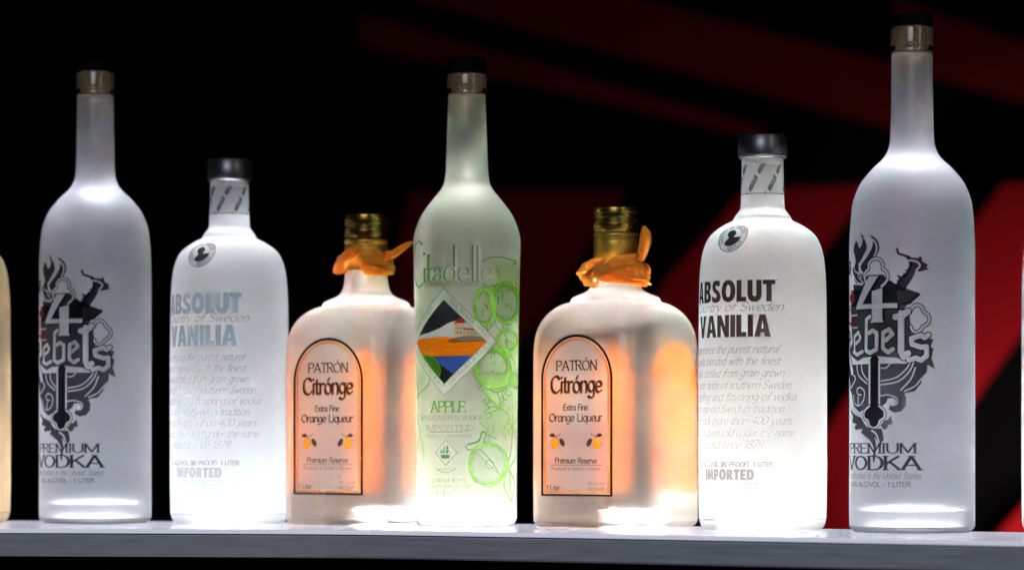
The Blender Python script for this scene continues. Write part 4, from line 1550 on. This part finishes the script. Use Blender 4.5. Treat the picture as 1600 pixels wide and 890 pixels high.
        write(cv, txt, 0, 0, 2.5, min(LL * .9, LL * .9 * len(txt) / 17 if len(txt) < 12 else LL * .9), 2., curve=f, cov=c)
    cv.ink(c, (.16, .2, .15), .8)
    # name, shadowed capitals with long ascenders
    u0, u1 = U(663, 430), U(771.2, 430)
    k = 20.5 * mm / 10

    def tall(b):
        return b if b <= 10 else 10 + (b - 10) * 3.0
    for du, dv, col, a in ((-1.0, -.1, GD, .8), (-.6, 0, (.12, .42, .03), .9), (.25, .15, WH, .92)):
        c = write(cv, 'itädëllë', (u0 + u1) / 2 + du, V(439.5) + dv, 15 * k, u1 - u0, 2.15, (.8, 0), stretch_v=tall, serif=0)
        for tt in (0,):
            if col is WH:
                fadeL = np.clip((cv.U - (u0 + (u1 - u0) * .05)) / ((u1 - u0) * .35), .12, 1)
            else:
                fadeL = np.clip(1.12 - (cv.U - u0) / (u1 - u0) * .85, .25, 1)
            cv.ink(c * fadeL[None, :], col, a)
        C_ = [(u0 - 1 + du, V(380) + dv), (u0 - 6 + du, V(374) + dv), (u0 - 13 + du, V(384)), (u0 - 16 + du, V(410)), (u0 - 13 + du, V(436)), (u0 - 6 + du, V(447)), (u0 - 1 + du, V(441))]
        cv.ink(cv.stroke(spl(C_, 6), 1.6, None, (.7, 0)), col, a * .8)
    cv.ink(write(cv, 'VODKA FROM FRANCE', cx + 2, V(446.5), 4.2 * mm, 100 * mm, 1.6), GR, .55)
    # lower lines
    c = write(cv, 'APPLE', -32.5 * mm, V(643.2), 16.5 * mm, 61 * mm, 2.5, (1.2, 0), serif=1.6)
    cv.ink(c, (.17, .58, .05), .95)
    c = write(cv, 'APPLE FLAVORED VODKA', -33 * mm, V(655.5), 7 * mm, 116 * mm, 1.7, (1., 0), serif=1.)
    c = write(cv, 'IMPORTED', -32 * mm, V(672), 8 * mm, 88 * mm, 1.5, (.9, 0), serif=1.3, cov=c)
    cv.ink(c, (.22, .48, .10), .62)
    cv.ink(cv.stroke([c3(130, 300), c3(308, 300)], .4), GR, .8)
    cv.ink(write(cv, 'PRODUCT OF FRANCE', -33 * mm, V(682.4), 4 * mm, 84 * mm, 1.5), GL, .6)
    X, Yc = U(696.8, 706), V(706.6)
    d2 = [(X, Yc + 19.6 * mm), (X + 19.5 * mm, Yc), (X, Yc - 19.6 * mm), (X - 19.5 * mm, Yc)]
    cv.ink(cv.poly(d2), WH, .8)
    cv.ink(cv.stroke(d2 + [d2[0]], .45), (.06, .16, .04), .85)
    SH = (.04, .20, .03)
    q = lambda x, y: (X + x * mm, Yc + y * mm)
    for P_ in ([(-8, -3), (7, -3), (9, 0), (6, -9), (-6, -9), (-9, -5)], [(-6, -1), (-1, -1), (-2, 4), (-5, 4)], [(0, -1), (5, -1), (6, 4), (1, 5)], [(-4, 5), (-1, 5), (-1, 9), (-3, 9)], [(1, 6), (5, 5), (5, 10), (2, 11)], [(-10, -1), (-7, 0), (-6, 5), (-9, 3)]):
        cv.ink(cv.poly([q(*a) for a in P_]), SH, .95)
    for a, b in (((-2, -3), (-2, 11)), ((3, -3), (3, 12)), ((-7, -3), (-7, 6)), ((7, -3), (11, 2))):
        cv.ink(cv.stroke([q(*a), q(*b)], .35), SH, .9)
    cv.ink(write(cv, 'COGNAC', X, Yc - 27.5 * mm, 4 * mm, 26 * mm, 2), (.45, .7, .1), .6)
    sm = [(X + 21 * mm * math.sin(t), Yc - 13 * mm - 22 * mm * math.cos(t) * .8) for t in np.linspace(-.9, .9, 12)]
    cv.ink(cv.stroke(sm, .8), GL, .45)
    c = write(cv, 'DOMINIQUE RÉCHOU', -31 * mm, V(753), 6 * mm, 62 * mm, 1.7)
    c = write(cv, 'Expression distiller', -31 * mm, V(761.5), 7.5 * mm, 74 * mm, 1.3, shear=.4, cov=c)
    cv.ink(c, (.45, .62, .2), .6)
    sig = [(165, 640), (180, 625), (172, 645), (200, 640), (218, 622), (208, 652), (232, 632), (240, 645), (262, 626), (288, 618)]
    cv.ink(cv.stroke(spl([c3(*a) for a in sig], 5), .35), (.2, .35, .12), .7)
    return cv


def wrap_cit(u, v):
    zs = np.array([q[1] for q in PC])
    rs = np.array([q[0] for q in PC])
    r = np.interp(v, zs, rs) + .00013
    th = u / (81.5 / S_CIT)
    return np.stack([r * np.sin(th), -r * np.cos(th), v], 1)


def cit_bottle():
    X, Y, rz, s = POS['cit']
    t = empty('green_printed_bottle', (X, Y, 0), rz)
    tag(t, 'frosted bottle with green apple drawings and a diamond picture, in the middle of the row', 'bottle')
    p = 1 / S_CIT
    glass_body(t, PC, (822.4 - 275) * p, .007, .006, FROST_CIT, top_void=(822.4 - 153) * p, under=UND_CIT)
    cork_top(t, 31, (822.4 - 150) * p, (822.4 - 119) * p, S_CIT, 17, 24)
    print_on('cit', cit_art, 'printed_artwork', wrap_cit, t)


# ------------------------------------------------------------------ stand them on the shelf
BROWN = ((.075, .035, .02), .93)
BLUE = ((.48, .60, .76), .72)
tall_bottle('tallL', 'tall frosted bottle with black tribal emblem, just left of the bottle with pale blue lettering')
med_bottle('medL', 'white frosted bottle with pale blue lettering and dark metal cap', FROST_MED, BLUE, ((.55, .55, .57), .6), 'medL')
square_flask('sqL', 'square frosted flask whose orange ribbon tail points right at the green printed bottle')
cit_bottle()
square_flask('sqR', 'square frosted flask whose orange ribbon tail stands up beside its gold cap')
med_bottle('medR', 'white frosted bottle with bold brown lettering and dark metal cap', FROST_MEDR, BROWN, ((.42, .38, .34), .62), 'medR')
tall_bottle('tallR', 'tallest frosted bottle with black tribal emblem, in front of the red stripes')
med_bottle('amber', 'amber cream bottle cut off by the left edge', FROST_AMB, BROWN, ((.3, .2, .1), .5), 'amb', prints=False)
med_bottle('edge', 'white bottle of which only a sliver shows at the right edge', FROST_MED, BROWN, ((.3, .2, .1), .5), 'edg', prints=False)

# ------------------------------------------------------------------ the dark room behind
WY = 5.2


def wpt(x, y, d=WY):
    return ((x - 800) / F * d, d, EYE + (HOR - y) / F * d)


bm = bmesh.new()
a, b = (-4, 5.3, -1.6), (4.5, 5.34, 3)
bmesh.ops.create_cube(bm, size=1, matrix=Matrix.Translation(((a[0] + b[0]) / 2, 5.32, .7)) @ Matrix.Diagonal((8.5, .04, 4.6, 1)))
o = link('back_wall', bm, solid('wall in painted shade', (.006, .005, .006), .9, spec=.05))  # black colour stands in for the shaded red wall between the light bands
tag(o, None, None, kind='structure')

REDD = solid('painted dim red light', (.19, .005, .008), .8, spec=.1, bump=.3, scale=5, tone=.5)  # darker copy of the red: weaker light put into the colour
REDM = solid('painted bright red light', (.50, .006, .012), .8, spec=.15, bump=.3, scale=5, tone=.4)  # lit copy of the wall red, for the brighter bands
LIGHT_BANDS = [  # slatted light on the red wall, shaped as flat red pieces
 ([(500, -40), (850, -40), (1420, 108), (1420, 204)], 'shallow red band of painted light high on the wall, between the green bottle and the tallest bottle'),
 ([(1400, 0), (1720, 112), (1720, 190), (1400, 100)], 'shallow red band of painted light at the upper right corner behind the tallest stopper'),
 ([(560, 20), (1190, 200), (1190, 216), (560, 70)], 'faint lowest shallow red band of painted light above the right square flask'),
 ([(640, 300), (978, 298), (700, 700), (560, 700)], 'dim steep red band of painted light behind the right flask cap'),
 ([(1165, 296), (1362, 290), (1090, 660), (980, 845), (840, 845), (1040, 440)], 'steep red band of painted light behind the brown lettered bottle'),
 ([(1568, 288), (1800, 270), (1600, 515), (1365, 850), (1180, 850), (1330, 612)], 'wide steep red band of painted light right of the tallest bottle'),
 ([(1700, 700), (1800, 700), (1700, 850), (1545, 850), (1600, 788)], 'corner of a red band of painted light at the lower right above the shelf'),
]
for pts, lab in LIGHT_BANDS:
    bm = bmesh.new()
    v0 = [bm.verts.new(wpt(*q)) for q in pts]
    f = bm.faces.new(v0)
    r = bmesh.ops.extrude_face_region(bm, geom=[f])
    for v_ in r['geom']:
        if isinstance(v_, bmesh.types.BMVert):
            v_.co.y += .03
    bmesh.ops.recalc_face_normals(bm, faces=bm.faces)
    o = link('painted_light_band', bm, REDD if 'shallow' in lab or 'dim' in lab else REDM)
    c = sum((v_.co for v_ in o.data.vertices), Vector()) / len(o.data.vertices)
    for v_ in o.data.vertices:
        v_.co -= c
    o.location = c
    tag(o, lab, 'wall board', 'painted light bands on the back wall')  # no real boards: flat red pieces stand in for slatted light on the wall
